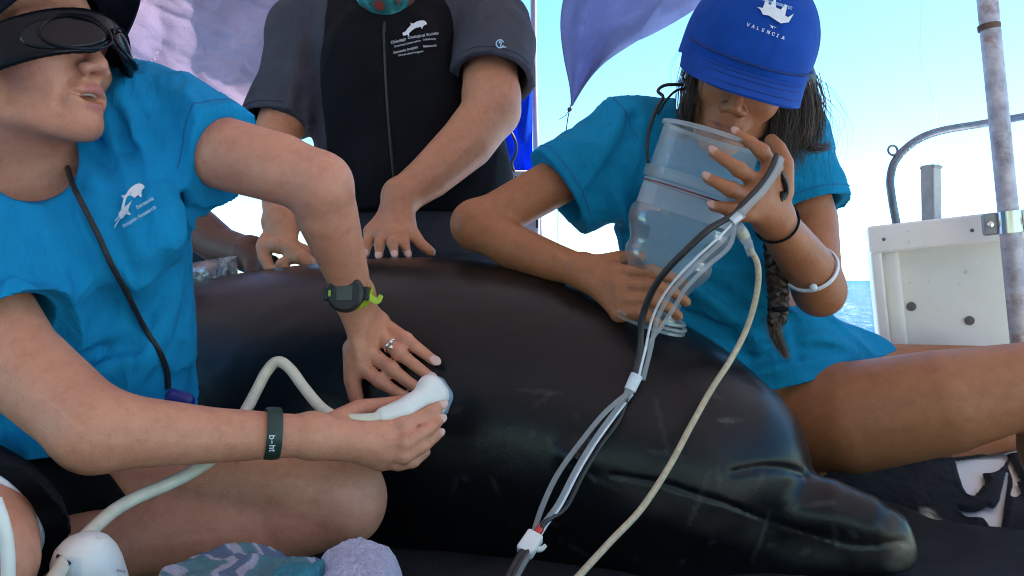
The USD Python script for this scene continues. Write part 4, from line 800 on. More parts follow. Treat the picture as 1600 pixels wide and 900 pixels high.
SHB.chain([(W(1200, 640, 1.38), .13), (W(1275, 640, 1.34), .104)], .02); SHB.chain([(W(1260, 630, 1.45), .105), (W(1352, 607, 1.475), .087)], .02)
SHB.cut(W(1240, 640, 1.33), nrm([1, -.4, 0]), W(1300, 640, 1.30), .13); SHB.cut(W(1346, 600, 1.47), nrm([1, .1, 0]), W(1400, 600, 1.49), .13)
shb = obj('shorts', SHB.mesh(1), M['navy'], tb)
obj('piping', tube([W(1338, 552, 1.385), W(1340, 566, 1.375), W(1339, 580, 1.37)], .004, 8, 6), M['ink_white'], shb)
# cap with its print
RCap = frame(RB[:, 2], [-.10, -.88, -.46]); Lc, cc, cr_ = cap_parts(oB + RB @ V(0.004, -.004, -.002), RCap, tb, M['cap'], 0.0, 1.03, brim=.082, droop=.018)
CF = Field(oB - .17, oB + .19, .004); CF.ell(oB + RB @ V(0.004, -.004, -.002) + RCap @ (cc * 1.03), cr_ * 1.03 + .004, RCap, 0)
def rows(txt, h): return letters(txt, h, True)
caproot = f'{tb}/crown'
crown_pts = [(0, .45), (-.2, .52), (.1, .56), (.12, 1.35), (.30, .85), (.42, .8), (.52, 1.15), (.60, 1.15), (.72, .78), (1.0, .74), (1.10, 1.05), (1.24, 1.05), (1.28, .52), (1.45, .48), (1.68, .74), (1.56, .25), (1.2, .08), (.9, .16), (.5, .28), (.2, .24)]
print_at(CF, [Polygon(crown_pts).buffer(0)], 1184, 28, 17, 31, caproot, 'shell_roof_emblem', M['ink_white'], .08, .004)
print_at(CF, [LineString([(0, 0), (.3, -.06), (.75, -.10), (1.15, -.12)]).buffer(.04), Polygon([(.22, -.15), (.42, -.12), (.62, -.2), (.66, -.42), (.52, -.46), (.46, -.3), (.28, -.36)])], 1203, 39, 17, 9, caproot, 'wave_emblem', M['ink_white'], .05, .004)
print_at(CF, rows('OCEANOGRÀFIC', 6.0), 1191, 1, 17, .72, caproot, 'lettering', M['ink_pale'], 3, .004)
print_at(CF, rows('Fundación', 5.0), 1194, -7, 17, .8, caproot, 'lettering', M['ink_pale'], 3, .004)
for i, ch_ in enumerate('VALENCIA'):
    print_at(CF, rows(ch_, 5.2), 1166 + i * 7.8, 40 + i * 2.9, 20, 1.0, caproot, 'lettering', M['ink_white'], 3, .004)
# hair: the mass at the nape, loose locks, flyaways and a braid
H = Field(oB - .2, oB + .2, .004)
H.ell(LB(-.014, 0, .025), (.104, .086, .092), RB, 0); H.ell(LB(-.06, 0, -.045), (.06, .078, .06), RB, .04)
H.chain([(W(1240, 130, 1.22), .035), (W(1246, 175, 1.235), .028), (W(1243, 225, 1.25), .014)], .03); H.chain([(W(1088, 100, 1.19), .012), (W(1079, 140, 1.17), .013), (W(1076, 175, 1.185), .018), (W(1070, 205, 1.21), .016)], .02)
H.chain([(W(1222, 165, 1.215), .016), (W(1220, 200, 1.225), .018), (W(1212, 240, 1.235), .012)], .02)
H.cut(LB(.012, 0, 0), RB @ nrm([1, 0, .25]), LB(.12, 0, -.0), .115)
H.warp(lambda p: .004 * (ridge(p, nrm([.1, 0, 1]), 60, 6, 3) - .5))
hm = obj('hair', H.mesh(1), M['hair'], tb)
def curves(name, strands, w, mat, parent):
    pts = np.vstack(strands) - BASE['/World/' + parent.split('/')[2]]; p = numbered(parent, name); c = UsdGeom.BasisCurves.Define(stage, p)
    c.CreateTypeAttr('linear'); c.CreatePointsAttr(Vt.Vec3fArray.FromNumpy(pts.astype(np.float32))); c.CreateCurveVertexCountsAttr(Vt.IntArray([len(s_) for s_ in strands]))
    c.CreateWidthsAttr(Vt.FloatArray.FromNumpy(np.concatenate([np.linspace(w, w * .35, len(s_)) for s_ in strands]).astype(np.float32))); c.SetWidthsInterpolation('vertex')
    UsdShade.MaterialBindingAPI.Apply(c.GetPrim()).Bind(mat); tag(c.GetPrim(), kind='stuff')
def lock(path, n, spread, end, seed):
    r_ = np.random.default_rng(seed); out = []
    P0 = spline(np.array([W(*p) for p in path]), 6); L_ = len(P0); tt = np.linspace(0, 1, L_)[:, None]
    for _ in range(n): out.append(P0 + r_.normal(size=3) * (spread * (1 - tt) + end * tt) + .3 * spread * np.sin(tt * 5 + r_.uniform(0, 6)) * r_.normal(size=3))
    return out
st = lock([(1250, 122, 1.21), (1262, 160, 1.215), (1264, 190, 1.22), (1258, 225, 1.225)], 260, .010, .008, 1) + lock([(1262, 130, 1.22), (1276, 165, 1.22), (1276, 205, 1.215), (1268, 228, 1.21)], 70, .0045, .005, 2) + lock([(1240, 140, 1.20), (1245, 190, 1.205), (1240, 250, 1.215)], 160, .012, .012, 3) + lock([(1248, 205, 1.20), (1262, 226, 1.20), (1280, 231, 1.20), (1296, 226, 1.205)], 60, .0035, .004, 4) + lock([(1085, 90, 1.22), (1070, 130, 1.22), (1066, 180, 1.22)], 60, .006, .006, 5)
curves('hair_lock', st, .0011, M['hair'], tb)
curves('hair_lock', lock([(1222, 150, 1.175), (1222, 180, 1.19), (1214, 225, 1.20), (1206, 260, 1.20)], 260, .013, .012, 12) + lock([(1090, 110, 1.15), (1080, 150, 1.15), (1076, 190, 1.17)], 120, .005, .006, 13), .0008, M['hair'], tb)
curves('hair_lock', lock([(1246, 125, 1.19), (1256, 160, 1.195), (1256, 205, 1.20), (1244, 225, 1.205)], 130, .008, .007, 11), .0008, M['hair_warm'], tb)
curves('stray_hair', lock([(1258, 122, 1.22), (1290, 148, 1.22), (1312, 190, 1.22), (1304, 225, 1.22)], 5, .006, .012, 6) + lock([(1264, 135, 1.22), (1300, 170, 1.22), (1310, 215, 1.22), (1296, 255, 1.22)], 4, .004, .012, 7) + lock([(1090, 40, 1.24), (1062, 90, 1.24), (1062, 130, 1.24), (1040, 140, 1.24)], 6, .004, .01, 8) + lock([(1255, 135, 1.22), (1280, 150, 1.22), (1296, 180, 1.22), (1290, 240, 1.22), (1296, 290, 1.22)], 3, .004, .01, 9), .0006, M['hair'], tb)
br = [W(1212, 330, 1.20), W(1210, 380, 1.19), W(1214, 430, 1.185), W(1216, 470, 1.18), W(1214, 505, 1.18)]
bs = spline(np.array(br), 14)
wob = np.linspace(0, 9 * np.pi, len(bs))
parts = []
for ph in (0, 2 * np.pi / 3, 4 * np.pi / 3):
    off_ = np.stack([.0085 * np.cos(wob + ph), .005 * np.sin(2 * (wob + ph)), 0 * wob], 1); parts.append(tube(bs + off_, np.linspace(.0095, .007, len(bs)), 8, 1, smooth=False))
brd = obj('braid', join(*parts), M['hair'], tb)
obj('hair_tie', torus(bs[-10], V(0, 0, 1), .0115, .004), M['black'], brd)
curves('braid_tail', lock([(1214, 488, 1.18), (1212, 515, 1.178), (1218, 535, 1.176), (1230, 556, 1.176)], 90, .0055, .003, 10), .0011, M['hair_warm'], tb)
# wrist ties and a black neck strap
dwb = nrm(wL - W(1232, 375, 1.10)); obj('hair_tie', ring_on(W(1214, 349, 1.063), dwb, .0285, .0018), M['black'], tb)
ca = W(1266, 420, 1.175); da = nrm(W(1232, 375, 1.10) - eL); wb = obj('white_wristband', ring_on(ca, nrm(da + V(0.1, .1, .1)), .0385, .0024, 1.6), M['ink_white'], tb); kb = trimesh.creation.icosphere(2, .0055); kb.apply_translation(W(1271, 449, 1.14)); obj('clasp', kb, M['ink_white'], wb, smooth=True)
obj('neck_strap', tube([W(1068, 132, 1.21), W(1040, 133, 1.21), W(1028, 142, 1.205), W(1036, 152, 1.20), W(1026, 170, 1.195), W(1014, 205, 1.19), W(1011, 235, 1.19), W(1014, 268, 1.195)], .0026, 8, 8), M['black_rubber'], tb)
obj('neck_strap', tube([W(1075, 138, 1.21), W(1056, 142, 1.205), W(1040, 158, 1.20), W(1028, 178, 1.195)], .002, 8, 8), M['black_rubber'], tb)
obj('wrist_cord', tube([W(1219, 268, 1.0), W(1227, 285, 1.01), W(1228, 302, 1.02), W(1218, 316, 1.02), W(1224, 300, 1.012)], .004, 8, 8), M['black_rubber'], tb)

# ------------------------------------------------------------------ the clear jar over the blowhole
jT, jB = W(1113, 213, 1.06), W(1008, 506, 1.10); jA = nrm(jT - jB); jL = np.linalg.norm(jT - jB)
tj = thing('sampling_jar', jB, 'clear plastic jar with flanged foot held upright over the blowhole of the dolphin', 'jar')
obj('cup', lathe([(.0655, jL * .735), (.0655, jL * .99), (.0668, jL)], jB, jA, 72), M['clear'], tj, smooth=True)
obj('rim', lathe([(.0655, jL - .003), (.0690, jL - .002), (.0690, jL + .002), (.0655, jL + .003), (.0640, jL)], jB, jA, 72, True), M['frost'], tj, smooth=True)
obj('collar', lathe([(.0665, jL * .72), (.0705, jL * .722), (.0705, jL * .775), (.0665, jL * .777)], jB, jA, 72, True), M['clear'], tj, smooth=True)
obj('gasket', torus(jB + jA * jL * .700, jA, .0672, .0010, 72, 8), plain('red_gasket', (.20, .035, .04), .5), tj)
obj('sleeve', lathe([(.0665, jL * .585), (.0668, jL * .715)], jB, jA, 72), M['frost'], tj, smooth=True)
pr = spline(np.array([(.0665, .585), (.0705, .555), (.0700, .505), (.0640, .455), (.0585, .40), (.0600, .35), (.0555, .30), (.0450, .24), (.0390, .18), (.0370, .12), (.0400, .06), (.0470, .03), (.0525, .018)]), 6); pr[:, 1] *= jL
bt = lathe(pr, jB, jA, 72); vv = np.asarray(bt.vertices); ax_ = vv - jB - np.outer((vv - jB) @ jA, jA); bt.vertices = vv + ax_ * (0.035 * fbm(vv, 26, 2, 4))[:, None]
obj('bottle', bt, M['clear'], tj, smooth=True)
for k, (r, h) in enumerate(((.0530, .004), (.0540, .010), (.0500, .0165))): obj('foot_ring', torus(jB + jA * h, jA, r, .0024, 72, 8), M['frost'] if k != 1 else M['tubing'], tj)

# ------------------------------------------------------------------ leads and tubes
cl = [(1219, 246, .985), (1210, 268, .972), (1190, 297, .958), (1168, 320, .952), (1150, 340, .950), (1120, 366, .950), (1085, 398, .955), (1052, 432, .968), (1030, 465, .985), (1014, 500, 1.0), (1004, 545, 1.0), (993, 590, .985)]
cl2 = [(983, 612, .98), (955, 648, .955), (925, 690, .925), (898, 735, .895), (872, 785, .865), (850, 815, .845), (836, 838, .838)]
cl3 = [(822, 862, .82), (810, 880, .805), (798, 902, .79), (780, 940, .77)]
tl = thing('sensor_leads', W(823, 855, .82), 'bundle of black lead and clear tubes running from the jar to a white clip', 'cables')
def P(l, dx=0, dy=0, dz=0): return [W(x + dx, y + dy, d + dz) for x, y, d in l]
obj('black_lead', tube(P(cl[:5], -5, -4) + P(cl[5:9], -12, -8, -.004) + [W(1003, 500, .995), W(1000, 545, .998), W(991, 588, .983)], [.0036] * 5 + [.0044] * 7, 10, 8), M['black_rubber'], tl)
obj('clear_tube', tube(P(cl[:5], 3, 3) + P(cl[5:8], 10, 9) + P(cl[8:], 12, 3), .0030, 10, 8), M['tubing'], tl)
obj('clear_tube', tube(P(cl[:5], 1, 0, -.004) + P(cl[5:8], 20, 18) + P(cl[8:9], 28, 8) + P(cl[9:10], 24, 4) + P(cl[10:], 5, 0), .0028, 10, 8), M['tubing'], tl)
obj('clear_tube', tube(P(cl[4:5], 3, 0) + P(cl[5:8], 4, 4, -.004) + P(cl[8:], 4, 1, -.004), .0017, 10, 8), M['ink_white'], tl)
obj('tape_wrap', tube([W(1142, 347, .948), W(1159, 333, .948)], [.0074, .0074], 12, 2, smooth=False, flat=.75), M['tubing'], tl); obj('tape_wrap', tube([W(1143, 346, .947), W(1156, 336, .947)], [.0066, .0066], 12, 2, smooth=False, flat=.7), M['ink_white'], tl)
obj('white_joint', tube([W(995, 586, .985), W(984, 610, .98)], [.0078, .0072], 12, 2, smooth=False), M['ink_white'], tl); obj('white_joint', tube([W(986, 606, .98), W(978, 622, .977)], [.0062, .0052], 12, 2, smooth=False), M['tubing'], tl)
obj('black_lead', tube(P(cl2[:1]) + P(cl2[1:5], 12, 8, .01) + P(cl2[5:], 3, 0), .0028, 10, 8), M['black_rubber'], tl)
obj('clear_tube', tube(P(cl2[:1]) + [W(945, 645, .955), W(908, 690, .93), W(872, 740, .90), W(848, 790, .87), W(833, 835, .84)], .0031, 10, 8), M['tubing'], tl)
obj('clear_tube', tube(P(cl2, 0, 2), .0028, 10, 8), M['tubing'], tl); obj('clear_tube', tube(P(cl2, 5, 4, .003), .0017, 10, 8), M['ink_white'], tl)
dcl = nrm(W(815, 866, .82) - W(838, 832, .838)); Rc = frame(dcl, (1, 0, 0))
clp = obj('white_clip', rbox((.0185, .014, .026), W(828, 850, .83), Rc, .003), M['white_plastic'], tl)
obj('clip_tab', tube([W(834, 856, .828), W(845, 858, .828), W(853, 852, .828)], [.004, .003, .002], 8, 4), M['white_plastic'], clp); obj('red_tab', rbox((.008, .008, .012), W(842, 829, .84), Rc, .003), M['red'], clp)
for dx, m_ in ((-5, 'black_rubber'), (3, 'black_rubber'), (9, 'tubing')): obj('black_lead' if m_ != 'tubing' else 'clear_tube', tube(P(cl3, dx, 0), .0038 if dx < 9 else .0030, 10, 6), M[m_], tl)
tt = thing('tan_tube', W(905, 900, .78), 'tan tube with clear connector hanging in front of the dolphin', 'tube')
rp = [(1172, 388, .962), (1184, 415, .965), (1183, 455, .97), (1168, 510, .975), (1143, 560, .965), (1112, 608, .95), (1080, 665, .925), (1045, 730, .89), (1002, 795, .85), (955, 845, .81), (900, 905, .77), (870, 940, .75)]
obj('tubing', tube(P(rp), .0036, 10, 8), M['rope'], tt)
obj('connector', tube([W(1153, 352, .952), W(1161, 366, .955), W(1168, 380, .958)], [.0058, .0075, .0055], 12, 4), M['tubing'], tt)
obj('connector_cap', tube([W(1157, 360, .954), W(1164, 372, .956)], [.0062, .0062], 10, 2, smooth=False), plain('amber_plastic', (.55, .5, .3), .3, .05), tt); obj('luer_lock', tube([W(1168, 378, .958), W(1174, 398, .963)], [.0060, .0048], 10, 2, smooth=False), M['tubing'], tt)

# ------------------------------------------------------------------ the ultrasound probe and its cable
tp = thing('ultrasound_probe', W(640, 640, .92), 'white curved ultrasound probe with cream cable in the hand wearing a dark wristband', 'probe')
F_ = Field(W(560, 690, .86) - .02, W(730, 560, .99) + .02, .002)
F_.chain([(W(600, 650, .905), .0105), (W(632, 640, .915), .0135), (W(655, 624, .928), .0125), (W(672, 612, .94), .0135)], .006)
F_.chain([(W(672, 604, .945), .0140), (W(682, 618, .945), .0150), (W(682, 634, .94), .012)], .012)
obj('handle', F_.mesh(1), M['white_plastic'], tp)
F2 = Field(W(650, 690, .90) - .02, W(730, 560, .99) + .02, .002); F2.chain([(W(682, 604, .958), .0125), (W(690, 620, .958), .0140), (W(688, 638, .953), .0105)], .01); obj('membrane', F2.mesh(1), M['gel'], tp)
cab = [(604, 651, .905), (570, 655, .895), (535, 654, .895), (505, 640, .91), (476, 607, .935), (453, 576, .95), (434, 565, .955), (417, 580, .955), (400, 612, .945), (384, 642, .93), (350, 700, .885), (308, 733, .845), (262, 757, .82), (215, 777, .80), (175, 800, .775), (140, 832, .74), (108, 868, .70), (82, 910, .66), (60, 950, .62)]
obj('cable', tube(P(cab), [.0066] * 9 + [.0068] * 10, 12, 8), M['cream_cable'], tp); obj('strain_relief', tube([W(612, 648, .908), W(585, 654, .90)], [.0098, .0072], 12, 2, smooth=False), M['cream_cable'], tp)
obj('white_hose', tube(P([(-8, 780, .60), (4, 815, .60), (11, 850, .60), (13, 900, .60), (10, 960, .60)]), .0048, 10, 8), M['white_plastic'], label='short white hose crossing the bottom left corner of the picture', cat='hose')

# ------------------------------------------------------------------ things on the mat in front
def gel_bottle():
    t = thing('squeeze_bottle', W(145, 930, .70), 'white squeeze bottle with navy dashes beside the patterned towel', 'bottle')
    ax = nrm([-.06, -.25, 1]); o = W(146, 935, .72)
    prof = [(0.0, .062), (.008, .0618), (.016, .059), (.0225, .053), (.027, .044), (.0295, .033), (.031, .015), (.0315, -.05), (.030, -.055), (0, -.055)]
    b = obj('shell', lathe(prof, o, ax, 56), M['white_plastic'], t, smooth=50)
    G_ = Field(o - .09, o + .09, .0015)
    d2 = [G_.lo + i for i in (0,)]
    G_.chain([(o + ax * (h + .0), r) for r, h in ((.0315, -.05), (.031, .015), (.0292, .033))], 0)
    dash = lambda x, y, a, l, w: print_at(G_, [LineString([(0, 0), (l * .5, .06 * l), (l, 0)]).buffer(w, cap_style=2)], x, y, a, 1.0, b, 'printed_dash', M['ink_navy'], 2.0, .0032)
    dash(152, 839, -14, 22, 3.2); dash(88, 868, 33, 26, 3.2)
    for i in range(7): print_at(G_, letters('gel 250 ml', 3.2), 108, 872 + i * 4.5, 12, .9, b, 'small_print', M['ink_pale'], 3, .0022)
    print_at(G_, letters('MADE', 4.5), 182, 893, 8, .8, b, 'small_print', M['ink_navy'], 3, .0022)
gel_bottle()
def heap(name, label, mat, px0, px1, d0, d1, top, fold, freq, seed, along, n=150):
    """a crumpled cloth thrown down: folds, with its edge tucked under"""
    U, V_ = np.meshgrid(np.linspace(0, 1, n), np.linspace(0, 1, n), indexing='ij'); dd = d0 + (d1 - d0) * V_
    x = (px0 + (px1 - px0) * U - 800) / FOC * (d0 + d1) / 2; p = np.stack([x, dd, 0 * x], -1).reshape(-1, 3)
    w = p + .03 * np.stack([fbm(p, 14, 3, seed), fbm(p + 9, 14, 3, seed + 1), 0 * p[:, 0]], 1)
    env = (1 - (2 * U - 1)**6).ravel() * (1 - (2 * V_ - 1)**6).ravel(); prof = np.interp(U.ravel(), np.linspace(0, 1, len(top)), top)
    h = (ridge(w, nrm(along), freq, freq * .25, seed) - .55) * fold * 1.6 + (1 - np.abs(2 * meshkit.fbm(w * freq * .8, 3, seed + 5) - 1) - .6) * fold + fbm(p, 260, 2, seed) * .0035
    z = MATZ - .01 + env**.5 * np.maximum(prof + h - MATZ + .01, .01)
    side = np.stack([fbm(p + 5, 24, 2, seed + 2) * fold * 1.2, fbm(p + 8, 24, 2, seed + 3) * fold * 1.2], 1)
    g = np.stack([p[:, 0] + side[:, 0], p[:, 1] + side[:, 1], z], 1).reshape(n, n, 3)
    return obj(name, cloth(g[:, ::-1], .003), mat, label=label, cat='towel', smooth=True)
M['print_towel'] = mk('patterned_towel', {'g': ('geometry', {}), 'w': ('wave_texture', {'scale': 8.0, 'distortion': 9.0, 'detail': 2.0, 'detail_scale': 1.6, 'bands_direction': 'diagonal'}), 'r': ('rgb_ramp', {'ramp': [(0.0, (.07, .17, .20)), (.34, (.09, .20, .24)), (.42, (.30, .31, .39)), (.80, (.35, .35, .43)), (.88, (.11, .15, .24)), (1, (.09, .13, .22))]}), 'm': ('noise_texture', {'scale': 500.0}), 'b': ('bump', {'strength': .6, 'distance': .003}), 'p': ('principled_bsdf', {'roughness': .97})},
    [('g.position', 'w.vector'), ('w.fac', 'r.fac'), ('r.color', 'p.base_color'), ('g.position', 'm.vector'), ('m.fac', 'b.height'), ('b.normal', 'p.normal')])
zt = lambda py, d: .47 - (py + 24 - 438) / FOC * d
heap('towel', 'teal and pale patterned towel crumpled beside the white bottle', M['print_towel'], 190, 500, .60, .84, [zt(905, .74), zt(888, .74), zt(872, .75), zt(868, .76), zt(862, .77), zt(858, .78)], .016, 22, 3, (.6, .5, 0))
heap('towel', 'plain teal towel folded beside the lilac towel', M['terry_teal'], 375, 520, .52, .755, [zt(880, .68), zt(868, .68), zt(866, .69), zt(862, .70)], .014, 16, 6, (.5, .8, 0))
heap('towel', 'plain lilac terry towel at the right end of the heap', M['terry_lilac'], 450, 612, .50, .765, [zt(890, .66), zt(868, .68), zt(862, .69), zt(862, .70), zt(885, .70)], .017, 13, 9, (.4, .8, 0))

# ------------------------------------------------------------------ boat fittings on the right
rl = math.radians(6.0); bx_, bz_ = V(math.cos(rl), -0.42, math.sin(rl)), V(-math.sin(rl), 0, math.cos(rl)); bx_ = nrm(bx_); by_ = nrm(np.cross(bz_, bx_)); bz_ = np.cross(bx_, by_); RBx = np.stack([bx_, by_, bz_], 1)
M['gelcoat'] = mk('white_gelcoat', {'g': ('geometry', {}), 'n': ('noise_texture', {'scale': 5.0, 'detail': 6.0, 'roughness': .7}), 'r': ('rgb_ramp', {'ramp': [(.3, (.74, .72, .67)), (.7, (.82, .81, .78))]}), 'n2': ('noise_texture', {'scale': 70.0, 'detail': 4.0}), 'r2': ('rgb_ramp', {'ramp': [(.22, (.72, .70, .64)), (.30, (1, 1, 1))]}), 'x': ('mix', {'mix_type': 'multiply', 'fac': 1.0}), 'p': ('principled_bsdf', {'roughness': .42})},
    [('g.position', 'n.vector'), ('n.fac', 'r.fac'), ('g.position', 'n2.vector'), ('n2.fac', 'r2.fac'), ('r.color', 'x.color1'), ('r2.color', 'x.color2'), ('x.color', 'p.base_color')])
c0x = W(1355, 354, 1.62)                                  # top left front corner
B3 = lambda u, v, w: c0x + RBx @ V(u, v, -w)              # right, back, down
tx = thing('storage_box', B3(.25, .15, .5), 'white open-fronted moulded box behind the rusty pole at the boat side', 'box')
def slab(u0, u1, v0, v1, w0, w1, r=.006): return rbox((u1 - u0, v1 - v0, w1 - w0), B3((u0 + u1) / 2, (v0 + v1) / 2, (w0 + w1) / 2), RBx, r)
obj('top_lip', slab(0, .62, 0, .05, 0, .056), M['gelcoat'], tx); obj('top', slab(.002, .618, .045, .30, .003, .030), M['gelcoat'], tx)
obj('side_panel', slab(.001, .022, .004, .30, .050, .55), M['gelcoat'], tx); obj('side_panel', slab(.598, .619, .004, .30, .050, .55), M['gelcoat'], tx)
obj('back_panel', slab(.018, .602, .075, .095, .035, .55), M['gelcoat'], tx); obj('bottom_panel', slab(.018, .602, .004, .30, .52, .545), M['gelcoat'], tx)
obj('gusset', slab(.020, .055, .030, .078, .050, .54, .012), M['gelcoat'], tx)
knm = plain('grey_plug', (.10, .10, .11), .5)
for px, py in ((1424, 479), (1515, 501)):
    o = W(px, py, 1.0) - CAM; tq = ((B3(.3, .075, .2) - CAM) @ by_) / (o @ by_); obj('plug', lathe([(0, -.006), (.008, -.005), (.0095, 0), (.0095, .004)], CAM + o * tq, by_, 20), knm, tx)
for px, py in ((1381, 374), (1519, 360)):
    o = W(px, py, 1.0) - CAM; tq = ((B3(0, 0, 0) - CAM) @ by_) / (o @ by_); obj('screw', lathe([(0, -.002), (.003, -.0015), (.004, .001)], CAM + o * tq, by_, 14), knm, tx)
M['galv'] = mk('weathered_galvanised_pole', {'g': ('geometry', {}), 'n': ('noise_texture', {'scale': 22.0, 'detail': 7.0, 'roughness': .7}), 'r': ('rgb_ramp', {'ramp': [(.32, (.21, .20, .23)), (.5, (.36, .35, .40)), (.66, (.50, .48, .52))]}), 'n2': ('noise_texture', {'scale': 9.0, 'detail': 6.0, 'roughness': .7}), 's': ('separate_xyz', {}),
    'h': ('map_range', {'from_min': .40, 'from_max': .60, 'to_min': .16, 'to_max': 0.0, 'clamp': True}), 'h2': ('map_range', {'from_min': .93, 'from_max': .955, 'to_min': 0.0, 'to_max': .14, 'clamp': True}), 'a1': ('math', {'math_type': 'add'}), 'a': ('math', {'math_type': 'add'}), 'q': ('rgb_ramp', {'ramp': [(.58, (0, 0, 0)), (.70, (1, 1, 1))]}), 'x': ('mix', {'color2': (.20, .085, .04)}), 'b': ('bump', {'strength': .4, 'distance': .002}), 'p': ('principled_bsdf', {'roughness': .55, 'metallic': .25})},
    [('g.position', 'n.vector'), ('n.fac', 'r.fac'), ('g.position', 'n2.vector'), ('g.position', 's.vector'), ('s.z', 'h.value'), ('s.z', 'h2.value'), ('h.result', 'a1.value1'), ('h2.result', 'a1.value2'), ('a1.value', 'a.value1'), ('n2.fac', 'a.value2'), ('a.value', 'q.fac'), ('q.color', 'x.fac'), ('r.color', 'x.color1'), ('x.color', 'p.base_color'), ('n.fac', 'b.height'), ('b.normal', 'p.normal')])
pa, pb = W(1530, -130, 1.465), W(1598, 560, 1.465); pd = nrm(pb - pa)
tpole = thing('pole', pb + pd * .05, 'upright weathered grey pole with rust patches clamped to the white box', 'pole')
obj('tube', lathe([(.0175, 0), (.0175, .40), (.0173, .405), (.0173, .6), (.0177, .604), (.0177, np.linalg.norm(pb - pa) + .10)], pa, pd, 36), M['galv'], tpole, smooth=40)
obj('coupling', lathe([(.0176, 0), (.0190, .001), (.0190, .010), (.0176, .011)], W(1545, 38, 1.465), pd, 36), plain('rust', (.09, .05, .035), .8, .4), tpole)
tk = thing('pole_clamp', W(1575, 347, 1.51), 'shiny steel clamp holding the rusty pole against the white box', 'clamp')
pc_ = W(1577, 347, 1.465)
obj('band', lathe([(.0182, -.020), (.0205, -.020), (.0205, .020), (.0182, .020)], pc_, pd, 36, True), M['steel'], tk)
obj('plate', rbox((.085, .006, .042), pc_ + RBx @ V(.004, .026, 0), RBx, .002), M['steel'], tk); obj('jaw', rbox((.022, .030, .040), pc_ + RBx @ V(-.030, .012, 0), RBx, .003), plain('dull_steel', (.25, .26, .29), .4, .1, metallic=.8), tk); obj('jaw', rbox((.022, .030, .040), pc_ + RBx @ V(.032, .012, 0), RBx, .003), M['steel'], tk)
for u in (-.031, .033): obj('bolt', lathe([(0, -.008), (.0055, -.007), (.0065, -.003), (.0065, .0)], pc_ + RBx @ V(u, -.003, 0), by_, 12), M['steel'], tk)
M['rail'] = plain('dark_steel_rail', (.16, .165, .19), .28, .2, 40.0, metallic=.85)
trl = thing('hand_rail', W(1398, 350, 1.72), 'bent dark steel hand rail rising out of the white box', 'rail')
obj('tube', tube(P([(1402, 356, 1.72), (1394, 312, 1.72), (1391, 282, 1.725), (1397, 255, 1.73), (1413, 234, 1.735), (1440, 215, 1.745), (1476, 203, 1.755), (1530, 194, 1.77), (1600, 182, 1.79), (1680, 168, 1.81)]), .0085, 14, 10), M['rail'], trl)
obj('eye_ring', torus(W(1395, 235, 1.73), (.1, -1, .1), .0105, .0024), M['rail'], trl); obj('ring_lug', tube([W(1401, 239, 1.73), W(1411, 238, 1.733)], [.003, .004], 8, 2, smooth=False), M['rail'], trl)
RP = frame(V(-.02, 0, 1), (math.cos(.55), math.sin(.55), 0))
tsp = thing('square_post', W(1455, 346, 1.74), 'short square grey metal post standing on the white box', 'post')
obj('shaft', rbox((.030, .030, .150), W(1455, 312, 1.74), RP, .003), plain('post_alloy', (.33, .31, .31), .5, .15, 40.0, metallic=.3), tsp); obj('cap', rbox((.033, .033, .006), W(1455, 263, 1.74) + V(0, 0, .001), RP, .002), plain('post_cap', (.22, .21, .21), .5, .15), tsp)
obj('fishing_line', tube(P([(1442, -30, 2.6), (1439, 40, 2.6), (1438, 90, 2.6), (1450, 130, 2.6), (1462, 175, 2.6), (1466, 262, 1.75)]), .0007, 5, 8), plain('faint_line', (.30, .36, .42), .5), label='thin fishing line hanging against the sky above the square post', cat='line')
# white bench behind the legs with a dark sheet thrown over its sloping front
tn = thing('side_bench', V(.95, 1.5, 0), 'white moulded bench with sloping front in the sun beyond the bare legs', 'bench')
sl0, sl1 = V(0, 1.425, .150), V(0, 1.12, -.035); n_s = nrm(np.cross([1, 0, 0], sl1 - sl0)); n_s *= np.sign(n_s[2])
bq = [(1.425, .150), (1.12, -.035), (1.12, -.1), (1.75, -.1), (1.75, .150)]
pl_ = trimesh.creation.extrude_polygon(Polygon(bq), 0.85); vv = np.asarray(pl_.vertices); pl_ = trimesh.Trimesh(np.stack([vv[:, 2] + .60, vv[:, 0], vv[:, 1]], 1), pl_.faces[:, ::-1] if False else pl_.faces, process=False); pl_.fix_normals()
obj('moulding', pl_, M['deck'], tn, smooth=False)
Us, Vs = np.linspace(0, 1, 260), np.linspace(0, 1, 150); sdir = nrm(sl1 - sl0); Ls = .36
def slope_uv(px, py):
    o = W(px, py, 1) - CAM; tq = ((sl0 + n_s * .012 - CAM) @ n_s) / (o @ n_s); q = CAM + o * tq; return (q[0], (q - sl0) @ sdir)
holes = [[(1494, 718), (1500, 742), (1506, 760), (1514, 770), (1524, 771), (1532, 762), (1540, 752), (1536, 738), (1550, 736), (1566, 728), (1576, 712), (1560, 706)], [(1500, 794), (1512, 797), (1530, 796), (1542, 790), (1552, 792), (1560, 786), (1564, 775), (1572, 740), (1576, 740), (1570, 790), (1564, 832), (1558, 836), (1550, 828), (1545, 815), (1534, 806), (1512, 805)], [(1580, 716), (1587, 732), (1595, 748), (1590, 752), (1596, 768), (1586, 775), (1580, 770), (1584, 752), (1577, 726)]]
hp = unary_union([Polygon(spline(np.array([slope_uv(*q) for q in h + h[:1]]), 4)).buffer(0) for h in holes])
x0s = .50; poly = Polygon([(x0s, -.004), (1.40, -.004), (1.40, Ls), (x0s, Ls)]).difference(hp)
from shapely import contains_xy
ug, vg = np.meshgrid(np.linspace(x0s, 1.40, 420), np.linspace(-.004, Ls, 170), indexing='ij')
pg = np.stack([ug, 0 * ug, vg], -1).reshape(-1, 3)
